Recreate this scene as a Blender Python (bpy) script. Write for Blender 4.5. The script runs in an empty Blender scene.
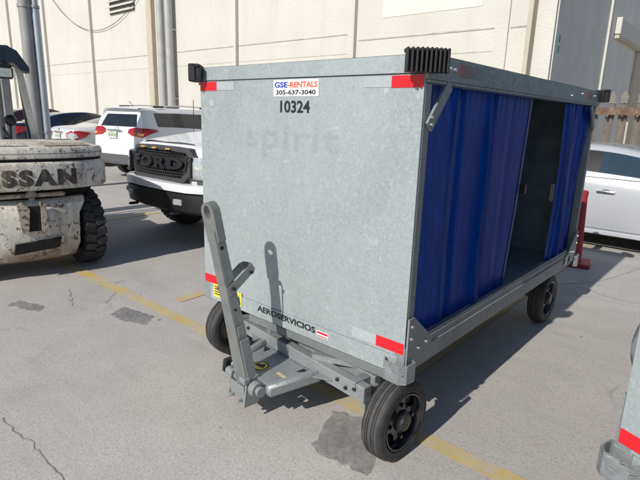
import bpy, bmesh, math, random
from mathutils import Vector, Matrix, Euler
from mathutils.bvhtree import BVHTree
random.seed(7)
R = math.radians
scene = bpy.context.scene
col = scene.collection

# ------------------------------------------------------------------ materials
def new_mat(name):
    m = bpy.data.materials.new(name); m.use_nodes = True
    nt = m.node_tree
    b = nt.nodes['Principled BSDF']
    return m, nt, b

def N(nt, t, **kw):
    n = nt.nodes.new(t)
    for k, v in kw.items():
        if k.startswith('i_'):
            key = k[2:]
            key = int(key) if key.isdigit() else key.replace('_', ' ')
            n.inputs[key].default_value = v
        else:
            setattr(n, k, v)
    return n

def L(nt, a, b): nt.links.new(a, b)

def coords(nt, scale=(1, 1, 1), kind='Object'):
    tc = N(nt, 'ShaderNodeTexCoord'); mp = N(nt, 'ShaderNodeMapping')
    mp.inputs['Scale'].default_value = scale
    L(nt, tc.outputs[kind], mp.inputs['Vector'])
    return mp.outputs['Vector']

def ramp(nt, fac, stops):
    r = N(nt, 'ShaderNodeValToRGB')
    els = r.color_ramp.elements
    while len(els) > 1: els.remove(els[-1])
    els[0].position = stops[0][0]; c = stops[0][1]
    els[0].color = (c if isinstance(c, tuple) else (c, c, c)) + (1,)
    for p, c in stops[1:]:
        e = els.new(p); e.color = (c if isinstance(c, tuple) else (c, c, c)) + (1,)
    L(nt, fac, r.inputs[0]); return r.outputs[0]

def noise(nt, v, scale, detail=4, rough=.55, dist=0):
    n = N(nt, 'ShaderNodeTexNoise'); n.inputs['Scale'].default_value = scale
    n.inputs['Detail'].default_value = detail; n.inputs['Roughness'].default_value = rough
    n.inputs['Distortion'].default_value = dist
    L(nt, v, n.inputs['Vector']); return n.outputs['Fac']

def mixc(nt, fac, a, b, mode='MIX'):
    m = N(nt, 'ShaderNodeMix', data_type='RGBA', blend_type=mode)
    for s, x in (('Factor', fac), ('A', a), ('B', b)):
        idx = {'Factor': 0, 'A': 6, 'B': 7}[s]
        if hasattr(x, 'links'): L(nt, x, m.inputs[idx])
        else: m.inputs[idx].default_value = x if idx == 0 else (tuple(x) + (1,) if len(x) == 3 else x)
    return m.outputs[2]

def bump(nt, b, h, strength=.3, dist=.01):
    n = N(nt, 'ShaderNodeBump'); n.inputs['Strength'].default_value = strength
    n.inputs['Distance'].default_value = dist
    L(nt, h, n.inputs['Height']); L(nt, n.outputs[0], b.inputs['Normal'])

def simple(name, c, rough=.5, metal=0, var=.12, scale=20, coat=0, bumpy=0, dirt=0):
    m, nt, b = new_mat(name)
    v = coords(nt)
    n = noise(nt, v, scale, 5)
    lo = tuple(x * (1 - var) for x in c); hi = tuple(min(1, x * (1 + var)) for x in c)
    cc = ramp(nt, n, [(.3, lo), (.7, hi)])
    if dirt:
        d = noise(nt, v, scale * .25, 6, .65)
        cc = mixc(nt, ramp(nt, d, [(.45, 0.0), (.75, dirt)]), cc, (.12, .10, .08))
    L(nt, cc, b.inputs['Base Color'])
    b.inputs['Roughness'].default_value = rough; b.inputs['Metallic'].default_value = metal
    b.inputs['Coat Weight'].default_value = coat; b.inputs['Coat Roughness'].default_value = .04
    if bumpy: bump(nt, b, noise(nt, v, scale * 4, 4), bumpy, .005)
    return m

def galv(name, base, spangle=1.0, rough=.42, metal=.35, dirt=.25, marks=False):
    """galvanised sheet steel: small crystals, pale smears, faint grime"""
    m, nt, b = new_mat(name)
    v = coords(nt)
    def vor(sc, feature='F1'):
        q = N(nt, 'ShaderNodeTexVoronoi', feature=feature); q.inputs['Scale'].default_value = sc
        q.inputs['Randomness'].default_value = 1
        L(nt, v, q.inputs['Vector']); return q
    vo = vor(105); sep = N(nt, 'ShaderNodeSeparateColor'); L(nt, vo.outputs['Color'], sep.inputs[0])
    vo2 = vor(62); sep2 = N(nt, 'ShaderNodeSeparateColor'); L(nt, vo2.outputs['Color'], sep2.inputs[0])
    c0 = tuple(x * .90 for x in base); c1 = tuple(min(1, x * 1.07) for x in base)
    cc = mixc(nt, sep.outputs[0], c0, c1)
    # scattered pale crystals
    pale = ramp(nt, sep2.outputs[1], [(.84, 0.0), (.97, .62 * spangle)])
    pn = ramp(nt, noise(nt, v, 14, 5, .7), [(.47, 0.0), (.62, 1.0)])
    mul = N(nt, 'ShaderNodeMath', operation='MULTIPLY'); L(nt, pale, mul.inputs[0]); L(nt, pn, mul.inputs[1])
    cc = mixc(nt, mul.outputs[0], cc, tuple(min(1, x * 1.5) for x in base))
    # smears
    v2 = coords(nt, (1, 1, .55))
    sm = ramp(nt, noise(nt, v2, 7, 8, .7, .6), [(.56, 0.0), (.74, .28)])
    cc = mixc(nt, sm, cc, tuple(min(1, x * 1.38) for x in base))
    dk = ramp(nt, noise(nt, v2, 3.1, 7, .62), [(.50, 0.0), (.8, dirt)])
    cc = mixc(nt, dk, cc, tuple(x * .55 for x in base))
    if marks:
        for sc_, th, am in ((120, .82, .34), (75, .88, .42), (210, .78, .26)):
            q = vor(sc_); sp = N(nt, 'ShaderNodeSeparateColor'); L(nt, q.outputs['Color'], sp.inputs[0])
            dd = ramp(nt, q.outputs['Distance'], [(.25, 1.0), (.55, .25)])
            f = ramp(nt, sp.outputs[2], [(th, 0.0), (th + .12, am)]); g = ramp(nt, noise(nt, v, 4.5 + sc_ * .02, 5, .65), [(.40, .25), (.60, 1.0)])
            m1 = N(nt, 'ShaderNodeMath', operation='MULTIPLY'); L(nt, f, m1.inputs[0]); L(nt, g, m1.inputs[1])
            m2 = N(nt, 'ShaderNodeMath', operation='MULTIPLY'); L(nt, m1.outputs[0], m2.inputs[0]); L(nt, dd, m2.inputs[1])
            cc = mixc(nt, m2.outputs[0], cc, (.58, .62, .635))
        for ang, sc_, seed in ((.6, 5.0, 3.0), (-.9, 6.5, 9.0), (1.35, 4.0, 17.0)):
            tc = N(nt, 'ShaderNodeTexCoord'); mp = N(nt, 'ShaderNodeMapping'); mp.inputs['Rotation'].default_value = (0, ang, 0)
            mp.inputs['Location'].default_value = (seed, 0, seed); mp.inputs['Scale'].default_value = (1, 1, .09)
            L(nt, tc.outputs['Object'], mp.inputs['Vector'])
            f = ramp(nt, noise(nt, mp.outputs[0], sc_ * 9, 2, .5), [(.715, 0.0), (.735, .75)])
            g = ramp(nt, noise(nt, v, 3.3 + ang, 2), [(.52, 0.0), (.60, 1.0)])
            mu = N(nt, 'ShaderNodeMath', operation='MULTIPLY'); L(nt, f, mu.inputs[0]); L(nt, g, mu.inputs[1])
            cc = mixc(nt, mu.outputs[0], cc, (.62, .66, .67) if ang != 1.35 else (.18, .19, .19))
        # thin white run marks and pale bloom toward the foot of the sheet
        bl = ramp(nt, noise(nt, coords(nt, (1, 1, .6)), 1.6, 8, .68, .4), [(.42, 0.0), (.66, .42)])
        wsp = ramp(nt, noise(nt, coords(nt, (1, 1, .8)), 11, 7, .75, 1.4), [(.60, 0.0), (.70, .45)])
        cc = mixc(nt, wsp, cc, (.56, .60, .62))
        dd = ramp(nt, noise(nt, v, 19, 6, .7, .3), [(.66, 0.0), (.74, .35)])
        cc = mixc(nt, dd, cc, (.19, .21, .215))
        cc = mixc(nt, bl, cc, tuple(min(1, x * 1.32) for x in base))
    L(nt, cc, b.inputs['Base Color'])
    rr = ramp(nt, sep.outputs[1], [(0, rough - .08), (1, rough + .12)])
    L(nt, rr, b.inputs['Roughness']); b.inputs['Metallic'].default_value = metal
    bump(nt, b, noise(nt, v, 2.1, 3), .22, .04)
    return m

M = {}
def rusty_grey():
    m, nt, b = new_mat('scraped_steel'); v = coords(nt)
    cc = ramp(nt, noise(nt, v, 18, 5), [(.3, (.20, .22, .23)), (.7, (.34, .36, .37))])
    vv = coords(nt, (1.0, 1.0, 4.5)); sc = noise(nt, vv, 24, 6, .8, 1.0)
    cc = mixc(nt, ramp(nt, sc, [(.57, 0.0), (.60, .8)]), cc, (.06, .055, .05))
    cc = mixc(nt, ramp(nt, noise(nt, vv, 31, 5, .7, .5), [(.62, 0.0), (.65, .8)]), cc, (.62, .64, .66))
    L(nt, cc, b.inputs['Base Color']); b.inputs['Roughness'].default_value = .45; b.inputs['Metallic'].default_value = .3
    bump(nt, b, sc, .4, .004); return m
M['galv'] = galv('galvanised_sheet', (.335, .376, .382), .7, .48, .16, .3, True)
M['galv_frame'] = galv('galvanised_frame', (.275, .295, .30), .6, .5, .25, .6)
M['seam_grey'] = simple('seam_grey', (.05, .055, .06), .8)
M['teal'] = simple('teal_plate', (.10, .20, .22), .5)
M['galv_dark'] = galv('weathered_frame', (.20, .22, .225), .4, .5, .25, .5)
M['scraped'] = rusty_grey()
M['towbar'] = simple('worn_grey_paint', (.23, .245, .24), .42, .35, .18, 14, dirt=.35, bumpy=.05)
M['rubber'] = simple('black_rubber', (.018, .018, .020), .55, 0, .3, 30, bumpy=.1)
M['tyre'] = simple('tyre_rubber', (.030, .030, .032), .62, 0, .35, 18, dirt=.12)
M['tread'] = simple('dusty_tyre_tread', (.062, .060, .058), .75, 0, .3, 18)
M['rim_black'] = simple('black_rim', (.012, .013, .018), .22, .1, .3, 25, coat=.6)
M['hub'] = simple('hub_metal', (.045, .045, .05), .35, .4, .3, 40)
M['bolt'] = simple('bolt_metal', (.5, .5, .5), .35, .8)
M['red_tape'] = simple('red_reflector', (.72, .012, .022), .35, 0, .08, 60)
M['white_tape'] = simple('worn_white_reflector', (.40, .43, .45), .35, 0, .08, 60)
M['dull_red'] = simple('dull_red_reflector', (.16, .025, .03), .3, 0, .3, 60)
M['white_sticker'] = simple('white_sticker', (.82, .83, .86), .4, 0, .03)
M['yellow_sticker'] = simple('yellow_sticker', (.72, .62, .10), .45, 0, .05)
M['ink_black'] = simple('black_lettering', (.015, .017, .02), .5)
M['ink_blue'] = simple('blue_lettering', (.03, .05, .38), .5)
M['ink_red'] = simple('orange_red_lettering', (.75, .12, .05), .5)

M['black_gap'] = simple('dark_gap', (.01, .01, .012), .9)

# blue vinyl curtain
m, nt, b = new_mat('blue_vinyl'); v = coords(nt, (1, 1, .25))
n = noise(nt, v, 26, 5, .6)
cc = ramp(nt, n, [(.3, (.002, .045, .27)), (.6, (.003, .064, .38)), (.8, (.006, .10, .50))])
v3 = coords(nt, (1, 1, .06)); st = ramp(nt, noise(nt, v3, 24, 3), [(.62, 0.0), (.75, .05)])
cc = mixc(nt, st, cc, (.10, .18, .42))
L(nt, cc, b.inputs['Base Color']); b.inputs['Roughness'].default_value = .42; b.inputs['Specular IOR Level'].default_value = .09
bump(nt, b, noise(nt, v, 9, 4), .2, .012); M['vinyl'] = m
M['vinyl_hem'] = simple('blue_vinyl_hem', (.012, .04, .24), .4, 0, .1, 20)
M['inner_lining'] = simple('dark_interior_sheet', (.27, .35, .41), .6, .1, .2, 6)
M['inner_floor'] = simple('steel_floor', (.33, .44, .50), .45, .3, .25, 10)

# ground: old asphalt bleached by the sun
m, nt, b = new_mat('bleached_asphalt'); v = coords(nt)
big = noise(nt, v, .45, 5, .6); mid = noise(nt, v, 2.6, 6, .65); fine = noise(nt, v, 75, 3, .7)
cc = ramp(nt, big, [(.3, (.460, .435, .402)), (.7, (.545, .518, .484))])
cc = mixc(nt, ramp(nt, mid, [(.33, .45), (.60, 0.0)]), cc, (.375, .355, .33))
vg = N(nt, 'ShaderNodeTexVoronoi'); vg.inputs['Scale'].default_value = 170; L(nt, v, vg.inputs['Vector'])
sg = N(nt, 'ShaderNodeSeparateColor'); L(nt, vg.outputs['Color'], sg.inputs[0])
cc = mixc(nt, ramp(nt, sg.outputs[0], [(.0, .42), (.24, .0)]), cc, (.18, .125, .12))
cc = mixc(nt, ramp(nt, sg.outputs[1], [(.80, .0), (1, .35)]), cc, (.66, .64, .61))
cc = mixc(nt, ramp(nt, fine, [(.38, .30), (.55, 0.0)]), cc, (.25, .235, .215))
# dark gum / oil spots
vs = N(nt, 'ShaderNodeTexVoronoi'); vs.inputs['Scale'].default_value = 2.7; L(nt, v, vs.inputs['Vector'])
wob = noise(nt, v, 22, 3); ad = N(nt, 'ShaderNodeMath', operation='MULTIPLY_ADD'); ad.inputs[1].default_value = .06
L(nt, wob, ad.inputs[0]); L(nt, vs.outputs['Distance'], ad.inputs[2])
cc = mixc(nt, ramp(nt, ad.outputs[0], [(.062, .7), (.085, 0.0)]), cc, (.14, .132, .125))
# tyre smudges: long, stretched
vt = coords(nt, (.35, 1.6, 1)); sm = noise(nt, vt, 2.1, 6, .65)
cc = mixc(nt, ramp(nt, sm, [(.50, 0.0), (.72, .55)]), cc, (.34, .322, .30))
# thin cracks
vc = N(nt, 'ShaderNodeTexVoronoi', feature='DISTANCE_TO_EDGE'); vc.inputs['Scale'].default_value = .33
wv = N(nt, 'ShaderNodeMix', data_type='RGBA', blend_type='LINEAR_LIGHT'); wv.inputs[0].default_value = .22
nn = N(nt, 'ShaderNodeTexNoise'); nn.inputs['Scale'].default_value = 2.2; nn.inputs['Detail'].default_value = 6; L(nt, v, nn.inputs['Vector'])
L(nt, v, wv.inputs[6]); L(nt, nn.outputs['Color'], wv.inputs[7]); L(nt, wv.outputs[2], vc.inputs['Vector'])
brk = ramp(nt, noise(nt, v, .8, 3), [(.52, 0.0), (.62, .55)])
ck = ramp(nt, vc.outputs['Distance'], [(.0015, 1.0), (.0045, 0.0)])
mu = N(nt, 'ShaderNodeMath', operation='MULTIPLY'); L(nt, brk, mu.inputs[0]); L(nt, ck, mu.inputs[1])
cc = mixc(nt, mu.outputs[0], cc, (.10, .095, .09))
L(nt, cc, b.inputs['Base Color']); b.inputs['Roughness'].default_value = .88
bump(nt, b, sg.outputs[2], .35, .004); M['asphalt'] = m

def worn_paint(name, c, under=(.46, .435, .405), lo=.38, hi=.62):
    m, nt, b = new_mat(name); v = coords(nt)
    n1 = noise(nt, v, 38, 6, .75); n2 = noise(nt, v, 3.2, 4, .6)
    ad = N(nt, 'ShaderNodeMath', operation='ADD'); L(nt, n1, ad.inputs[0]); L(nt, n2, ad.inputs[1])
    h = N(nt, 'ShaderNodeMath', operation='MULTIPLY'); h.inputs[1].default_value = .5; L(nt, ad.outputs[0], h.inputs[0])
    f = ramp(nt, h.outputs[0], [(lo, 0.0), (hi, 1.0)])
    cvar = ramp(nt, noise(nt, v, 8, 3), [(.3, tuple(x * .8 for x in c)), (.7, c)])
    L(nt, mixc(nt, f, cvar, under), b.inputs['Base Color']); b.inputs['Roughness'].default_value = .8
    return m
M['yellow_line'] = worn_paint('worn_yellow_line', (.64, .46, .10), lo=.40, hi=.62)
def stain(name, c, cover):
    m, nt, b = new_mat(name); v = coords(nt)
    n1 = noise(nt, v, 26, 6, .75); n2 = noise(nt, v, 5, 5, .6)
    ad = N(nt, 'ShaderNodeMath', operation='ADD'); L(nt, n1, ad.inputs[0]); L(nt, n2, ad.inputs[1])
    b.inputs['Roughness'].default_value = .92
    L(nt, ramp(nt, n1, [(.3, tuple(x * .8 for x in c)), (.7, tuple(x * 1.2 for x in c))]), b.inputs['Base Color'])
    h = N(nt, 'ShaderNodeMath', operation='MULTIPLY'); h.inputs[1].default_value = .5; L(nt, ad.outputs[0], h.inputs[0])
    L(nt, ramp(nt, h.outputs[0], [(.36, cover), (.60, cover * .35)]), b.inputs['Alpha'])
    return m
M['ghost'] = stain('removed_lettering_ghost', (.20, .225, .23), .12)
M['ridge_sheen'] = stain('painted_ridge_sheen', (.14, .18, .30), .36)  # pale tint painted along pleat ridges as reflected sheen
M['patch'] = stain('asphalt_patch', (.22, .215, .215), .75)
M['patch_pale'] = stain('dark_stained_patch', (.20, .195, .19), .60)
M['crack'] = simple('crack_line', (.25, .238, .225), .95, 0, .3, 30)

# stucco wall
m, nt, b = new_mat('cream_stucco'); v = coords(nt)
cc = ramp(nt, noise(nt, v, .5, 6, .6), [(.3, (.575, .56, .505)), (.7, (.635, .62, .57))])
cc = mixc(nt, ramp(nt, noise(nt, coords(nt, (1, 1, .15)), 1.3, 6, .7), [(.52, 0.0), (.8, .5)]), cc, (.48, .45, .38))
cc = mixc(nt, ramp(nt, noise(nt, v, 9, 5), [(.30, .3), (.48, 0.0)]), cc, (.58, .555, .485))
L(nt, cc, b.inputs['Base Color']); b.inputs['Roughness'].default_value = .9
bump(nt, b, noise(nt, v, 14, 5), .5, .03); M['stucco'] = m
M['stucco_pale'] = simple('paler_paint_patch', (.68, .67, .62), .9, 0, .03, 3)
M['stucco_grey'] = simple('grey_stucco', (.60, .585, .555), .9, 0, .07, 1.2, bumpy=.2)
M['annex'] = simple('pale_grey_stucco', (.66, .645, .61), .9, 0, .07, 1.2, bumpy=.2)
M['stucco_tan'] = simple('tan_trim', (.50, .45, .35), .85, 0, .08, 3)
M['joint'] = simple('joint_shadow', (.47, .44, .38), .9, 0, .25, 3)
M['louvre'] = simple('dark_louvre', (.10, .095, .085), .6)
M['band_door_grey'] = simple('shadow_band_door_grey', (.43, .43, .42), .6, .1, .1, 3)  # flat grey of the built shadow bands; the annex door shares it
M['pole_a'] = simple('weathered_pole', (.30, .30, .295), .6, .1, .15, 3)
M['pole_b'] = simple('conduit_metal', (.42, .45, .50), .45, .3, .1, 3)
M['paint_white'] = simple('white_car_paint', (.76, .775, .80), .35, 0, .015, 2, coat=.35)
M['paint_offwhite'] = simple('pearl_white_car_paint', (.62, .63, .62), .3, 0, .015, 2, coat=.7)
M['paint_silver'] = simple('silver_car_paint', (.56, .58, .61), .3, .25, .015, 2, coat=.8)
M['paint_navy'] = simple('navy_car_paint', (.012, .02, .045), .2, .2, .05, 2, coat=1)
M['paint_maroon'] = simple('maroon_car_paint', (.045, .012, .02), .25, .2, .05, 2, coat=1)
M['glass'] = simple('tinted_glass', (.018, .024, .028), .06, 0, .2, 3, coat=.0)
M['glass_blue'] = simple('blue_tinted_glass', (.03, .055, .08), .05, 0, .2, 3, coat=1)
M['cladding'] = simple('grey_plastic', (.085, .09, .095), .55)
M['black_plastic'] = simple('black_plastic', (.016, .017, .019), .4)
M['grille_grey'] = simple('grille_grey_plastic', (.055, .056, .06), .45)
M['chrome'] = simple('chrome', (.75, .75, .77), .12, 1, .02)
M['lamp_red'] = simple('red_lamp', (.36, .010, .014), .15, 0, .25, 30, coat=.6)
M['lamp_amber'] = simple('amber_lamp', (.75, .42, .10), .2, 0, .1, 60, coat=1)
M['lamp_clear'] = simple('clear_lamp', (.55, .57, .58), .08, .4, .25, 30, coat=1)
M['plate'] = simple('licence_plate', (.62, .66, .60), .4, 0, .12, 40)
M['plate_mark'] = simple('plate_mark', (.25, .33, .20), .4)
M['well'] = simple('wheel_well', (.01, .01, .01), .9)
M['pale_post'] = simple('pale_worn_post_paint', (.60, .60, .585), .4, .2, .2, 9, dirt=.35)
M['guard'] = simple('navy_guard_paint', (.018, .032, .05), .35, .1, .3, 12, dirt=.3)
M['grey_metal'] = simple('grey_metal', (.33, .33, .34), .5, .3, .25, 9, dirt=.4)
M['cone'] = simple('dark_red_plastic', (.33, .02, .028), .6, 0, .15, 10)
M['cable'] = simple('cable', (.06, .055, .05), .7)

def rusty(name, c, amount=.5):
    m, nt, b = new_mat(name); v = coords(nt)
    g = noise(nt, v, 2.5, 6, .7); cc = ramp(nt, g, [(.3, tuple(x * .82 for x in c)), (.7, c)])
    v2 = coords(nt, (1, 1, .3))
    grime = ramp(nt, noise(nt, v2, 7, 7, .75), [(.44, 0.0), (.70, .85)])
    cc = mixc(nt, grime, cc, (.30, .235, .165))
    sx = N(nt, 'ShaderNodeSeparateXYZ'); L(nt, v, sx.inputs[0])
    az = N(nt, 'ShaderNodeMath', operation='MULTIPLY_ADD'); az.inputs[1].default_value = .5; L(nt, noise(nt, v, 6, 6, .7), az.inputs[0]); L(nt, sx.outputs[2], az.inputs[2])
    cc = mixc(nt, ramp(nt, az.outputs[0], [(.42, .85), (.62, 0.0)]), cc, (.20, .125, .07))
    chips = noise(nt, v, 21, 9, .75, .8)
    cc = mixc(nt, ramp(nt, chips, [(.60 - .06 * amount, 0.0), (.63 - .06 * amount, .95)]), cc, (.115, .055, .028))
    vv = coords(nt, (.6, 1.0, 3.2)); sc = noise(nt, vv, 17, 7, .8, 1.6)
    cc = mixc(nt, ramp(nt, sc, [(.625, 0.0), (.645, .85)]), cc, (.07, .05, .04))
    L(nt, cc, b.inputs['Base Color'])
    b.inputs['Roughness'].default_value = .6
    bump(nt, b, chips, .4, .01); return m
M['rusty_white'] = rusty('chipped_white_paint', (.80, .765, .68), .75)
M['rusty_white_edge'] = rusty('rusty_white_edge', (.52, .46, .38), 1.3)
M['ink_worn'] = rusty('worn_dark_lettering', (.035, .035, .034), .0)
M['rust'] = rusty('rusty_rail_paint', (.13, .065, .042), 1.2)
M['pale_fence'] = rusty('weathered_fence_paint', (.20, .185, .17), .5)
M['pale_fence_rust'] = rusty('rust_streaked_fence_paint', (.17, .12, .085), 1.0)

# ------------------------------------------------------------------ geometry helpers
class MB:
    def __init__(self): self.bm = bmesh.new()
    def _xf(self, vs, loc=None, rot=None, mtx=None):
        if rot is not None or loc is not None:
            mt = Matrix.Translation(Vector(loc or (0, 0, 0))) @ (Euler(rot).to_matrix().to_4x4() if rot is not None else Matrix.Identity(4))
            bmesh.ops.transform(self.bm, matrix=mt, verts=vs)
        if mtx is not None: bmesh.ops.transform(self.bm, matrix=mtx, verts=vs)
    def box(self, c, s, rot=None, bev=0, seg=1, mtx=None):
        r = bmesh.ops.create_cube(self.bm, size=1); vs = r['verts']
        bmesh.ops.scale(self.bm, vec=Vector(s), verts=vs)
        if bev:
            es = list({e for v in vs for e in v.link_edges})
            g = bmesh.ops.bevel(self.bm, geom=es, offset=bev, segments=seg, affect='EDGES', profile=.6)
            vs = list({v for f in g['faces'] for v in f.verts} | {v for v in vs if v.is_valid})
            # collect whole island
            seen = set(vs); st = list(vs)
            while st:
                q = st.pop()
                for e in q.link_edges:
                    o = e.other_vert(q)
                    if o not in seen: seen.add(o); st.append(o)
            vs = list(seen)
        self._xf(vs, c, rot, mtx); return vs
    def mm(self, a, b, bev=0, seg=1):
        c = [(a[i] + b[i]) / 2 for i in range(3)]; s = [abs(b[i] - a[i]) for i in range(3)]
        return self.box(c, s, None, bev, seg)
    def cyl(self, p0, p1, r, r2=None, n=20):
        p0 = Vector(p0); p1 = Vector(p1); d = p1 - p0
        g = bmesh.ops.create_cone(self.bm, cap_ends=True, segments=n, radius1=r, radius2=r if r2 is None else r2, depth=d.length)
        q = Vector((0, 0, 1)).rotation_difference(d.normalized()).to_matrix().to_4x4()
        bmesh.ops.transform(self.bm, matrix=Matrix.Translation((p0 + p1) / 2) @ q, verts=g['verts']); return g['verts']
    def sph(self, c, r, s=(1, 1, 1), n=16):
        g = bmesh.ops.create_uvsphere(self.bm, u_segments=n, v_segments=n // 2, radius=r)
        bmesh.ops.scale(self.bm, vec=Vector(s), verts=g['verts'])
        bmesh.ops.translate(self.bm, vec=Vector(c), verts=g['verts']); return g['verts']
    def bar(self, p0, p1, w, h, up=(0, 0, 1), bev=0):
        p0 = Vector(p0); p1 = Vector(p1); d = (p1 - p0); ln = d.length; d.normalize()
        x = d.cross(Vector(up)).normalized(); z = x.cross(d)
        mt = Matrix((x, d, z)).transposed().to_4x4(); mt.translation = (p0 + p1) / 2
        return self.box((0, 0, 0), (w, ln, h), None, bev, 1, mt)
    def prism(self, poly, z0, z1, axis='z'):
        """poly: 2D outline; axis: extrusion axis. x:(y,z) y:(x,z) z:(x,y)"""
        def P(p, t):
            return {'z': (p[0], p[1], t), 'y': (p[0], t, p[1]), 'x': (t, p[0], p[1])}[axis]
        a = [self.bm.verts.new(P(p, z0)) for p in poly]; b = [self.bm.verts.new(P(p, z1)) for p in poly]
        self.bm.faces.new(a); self.bm.faces.new(b[::-1])
        n = len(poly)
        for i in range(n): self.bm.faces.new((a[i], b[i], b[(i + 1) % n], a[(i + 1) % n]))
        return a + b
    def lathe(self, prof, n=40, center=(0, 0, 0), axis='x'):
        """prof: list of (t, r): t along the axis"""
        rows = []
        for t, r in prof:
            row = []
            for k in range(n):
                a = 2 * math.pi * k / n
                p = (t, r * math.cos(a), r * math.sin(a)) if axis == 'x' else ((r * math.cos(a), t, r * math.sin(a)) if axis == 'y' else (r * math.cos(a), r * math.sin(a), t))
                row.append(self.bm.verts.new(Vector(p) + Vector(center)))
            rows.append(row)
        for i in range(len(rows) - 1):
            for k in range(n):
                self.bm.faces.new((rows[i][k], rows[i][(k + 1) % n], rows[i + 1][(k + 1) % n], rows[i + 1][k]))
    def grid(self, rows):
        vv = [[self.bm.verts.new(p) for p in r] for r in rows]
        for i in range(len(vv) - 1):
            for k in range(len(vv[0]) - 1):
                self.bm.faces.new((vv[i][k], vv[i][k + 1], vv[i + 1][k + 1], vv[i + 1][k]))
        return vv
    def tube(self, pts, r, n=8):
        pts = [Vector(p) for p in pts]; rows = []
        for i, p in enumerate(pts):
            t = (pts[min(i + 1, len(pts) - 1)] - pts[max(i - 1, 0)]).normalized()
            a = t.cross(Vector((0, 0, 1)));
            if a.length < .05: a = t.cross(Vector((1, 0, 0)))
            a.normalize(); b2 = t.cross(a)
            rows.append([self.bm.verts.new(p + (a * math.cos(2 * math.pi * k / n) + b2 * math.sin(2 * math.pi * k / n)) * r) for k in range(n)])
        for i in range(len(rows) - 1):
            for k in range(n):
                self.bm.faces.new((rows[i][k], rows[i][(k + 1) % n], rows[i + 1][(k + 1) % n], rows[i + 1][k]))
        self.bm.faces.new(rows[0]); self.bm.faces.new(rows[-1][::-1])
    def build(self, name, mat, parent=None, smooth=35, mtx=None):
        if mtx is not None: bmesh.ops.transform(self.bm, matrix=mtx, verts=self.bm.verts)
        bmesh.ops.recalc_face_normals(self.bm, faces=self.bm.faces)
        me = bpy.data.meshes.new(name); self.bm.to_mesh(me); self.bm.free()
        return link_mesh(name, me, mat, parent, smooth)

def link_mesh(name, me, mat, parent=None, smooth=35):
    if mat is not None:
        me.materials.clear(); me.materials.append(M[mat] if isinstance(mat, str) else mat)
    if smooth:
        for p in me.polygons: p.use_smooth = True
        me.set_sharp_from_angle(angle=R(smooth))
    o = bpy.data.objects.new(name, me); col.objects.link(o)
    if parent: o.parent = parent
    return o

def tag(o, label=None, cat=None, group=None, kind=None):
    if label: o['label'] = label
    if cat: o['category'] = cat
    if group: o['group'] = group
    if kind: o['kind'] = kind
    return o

def empty(name, loc=(0, 0, 0), rz=0, label=None, cat=None, group=None):
    o = bpy.data.objects.new(name, None); col.objects.link(o); o.empty_display_size = .2
    o.location = loc; o.rotation_euler = (0, 0, rz)
    return tag(o, label, cat, group)

def text_mesh(s, size, width=None, bold=0., align='CENTER', spacing=1.0):
    """flat glyphs in the XY plane as a bmesh-ready mesh; returns (mesh); centred on x, baseline y=0"""
    cu = bpy.data.curves.new('t', 'FONT'); cu.body = s; cu.size = size; cu.align_x = align
    cu.offset = bold; cu.space_character = spacing; cu.resolution_u = 3
    o = bpy.data.objects.new('t', cu); col.objects.link(o)
    dg = bpy.context.evaluated_depsgraph_get(); dg.update()
    me = bpy.data.meshes.new_from_object(o.evaluated_get(dg)); bpy.data.objects.remove(o); bpy.data.curves.remove(cu)
    if width:
        xs = [v.co.x for v in me.vertices]; w = max(xs) - min(xs); c = (max(xs) + min(xs)) / 2
        for v in me.vertices: v.co.x = (v.co.x - c) * width / w
    return me

def text_on(s, name, mat, parent, mtx, size, width=None, bold=0, spacing=1.0, warp=None):
    me = text_mesh(s, size, width, bold, spacing=spacing); me.name = name
    me.materials.clear()
    if warp:
        bm = bmesh.new(); bm.from_mesh(me)
        bmesh.ops.triangulate(bm, faces=bm.faces)
        bmesh.ops.subdivide_edges(bm, edges=bm.edges, cuts=2, use_grid_fill=True); bm.to_mesh(me); bm.free()
        for v in me.vertices: v.co = warp(v.co)
    else: me.transform(mtx)
    return link_mesh(name, me, mat, parent, 0)

# frame for writing on a wall that faces -Y: text x -> X, text y -> Z
def face_y(x, y, z): return Matrix.Translation((x, y, z)) @ Matrix.Rotation(R(90), 4, 'X')

# ------------------------------------------------------------------ camera, world, sun
CAM = (1.068, -1.8482, 1.5739); YAW, PIT, ROLL, F = -.7128, .2416, .0306, 499.55
def cam_axes():
    f = Vector((math.sin(YAW) * math.cos(PIT), math.cos(YAW) * math.cos(PIT), -math.sin(PIT)))
    rt = Vector((math.cos(YAW), -math.sin(YAW), 0)); up = rt.cross(f)
    return rt * math.cos(ROLL) + up * math.sin(ROLL), -rt * math.sin(ROLL) + up * math.cos(ROLL), f
cd = bpy.data.cameras.new('camera'); cam = bpy.data.objects.new('camera', cd); col.objects.link(cam)
rt, up, fw = cam_axes()
mt = Matrix((rt, up, -fw)).transposed().to_4x4(); mt.translation = Vector(CAM); cam.matrix_world = mt
cd.sensor_width = 36; cd.lens = F / 640 * 36; cd.clip_end = 800; cd.clip_start = .05
scene.camera = cam

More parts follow.
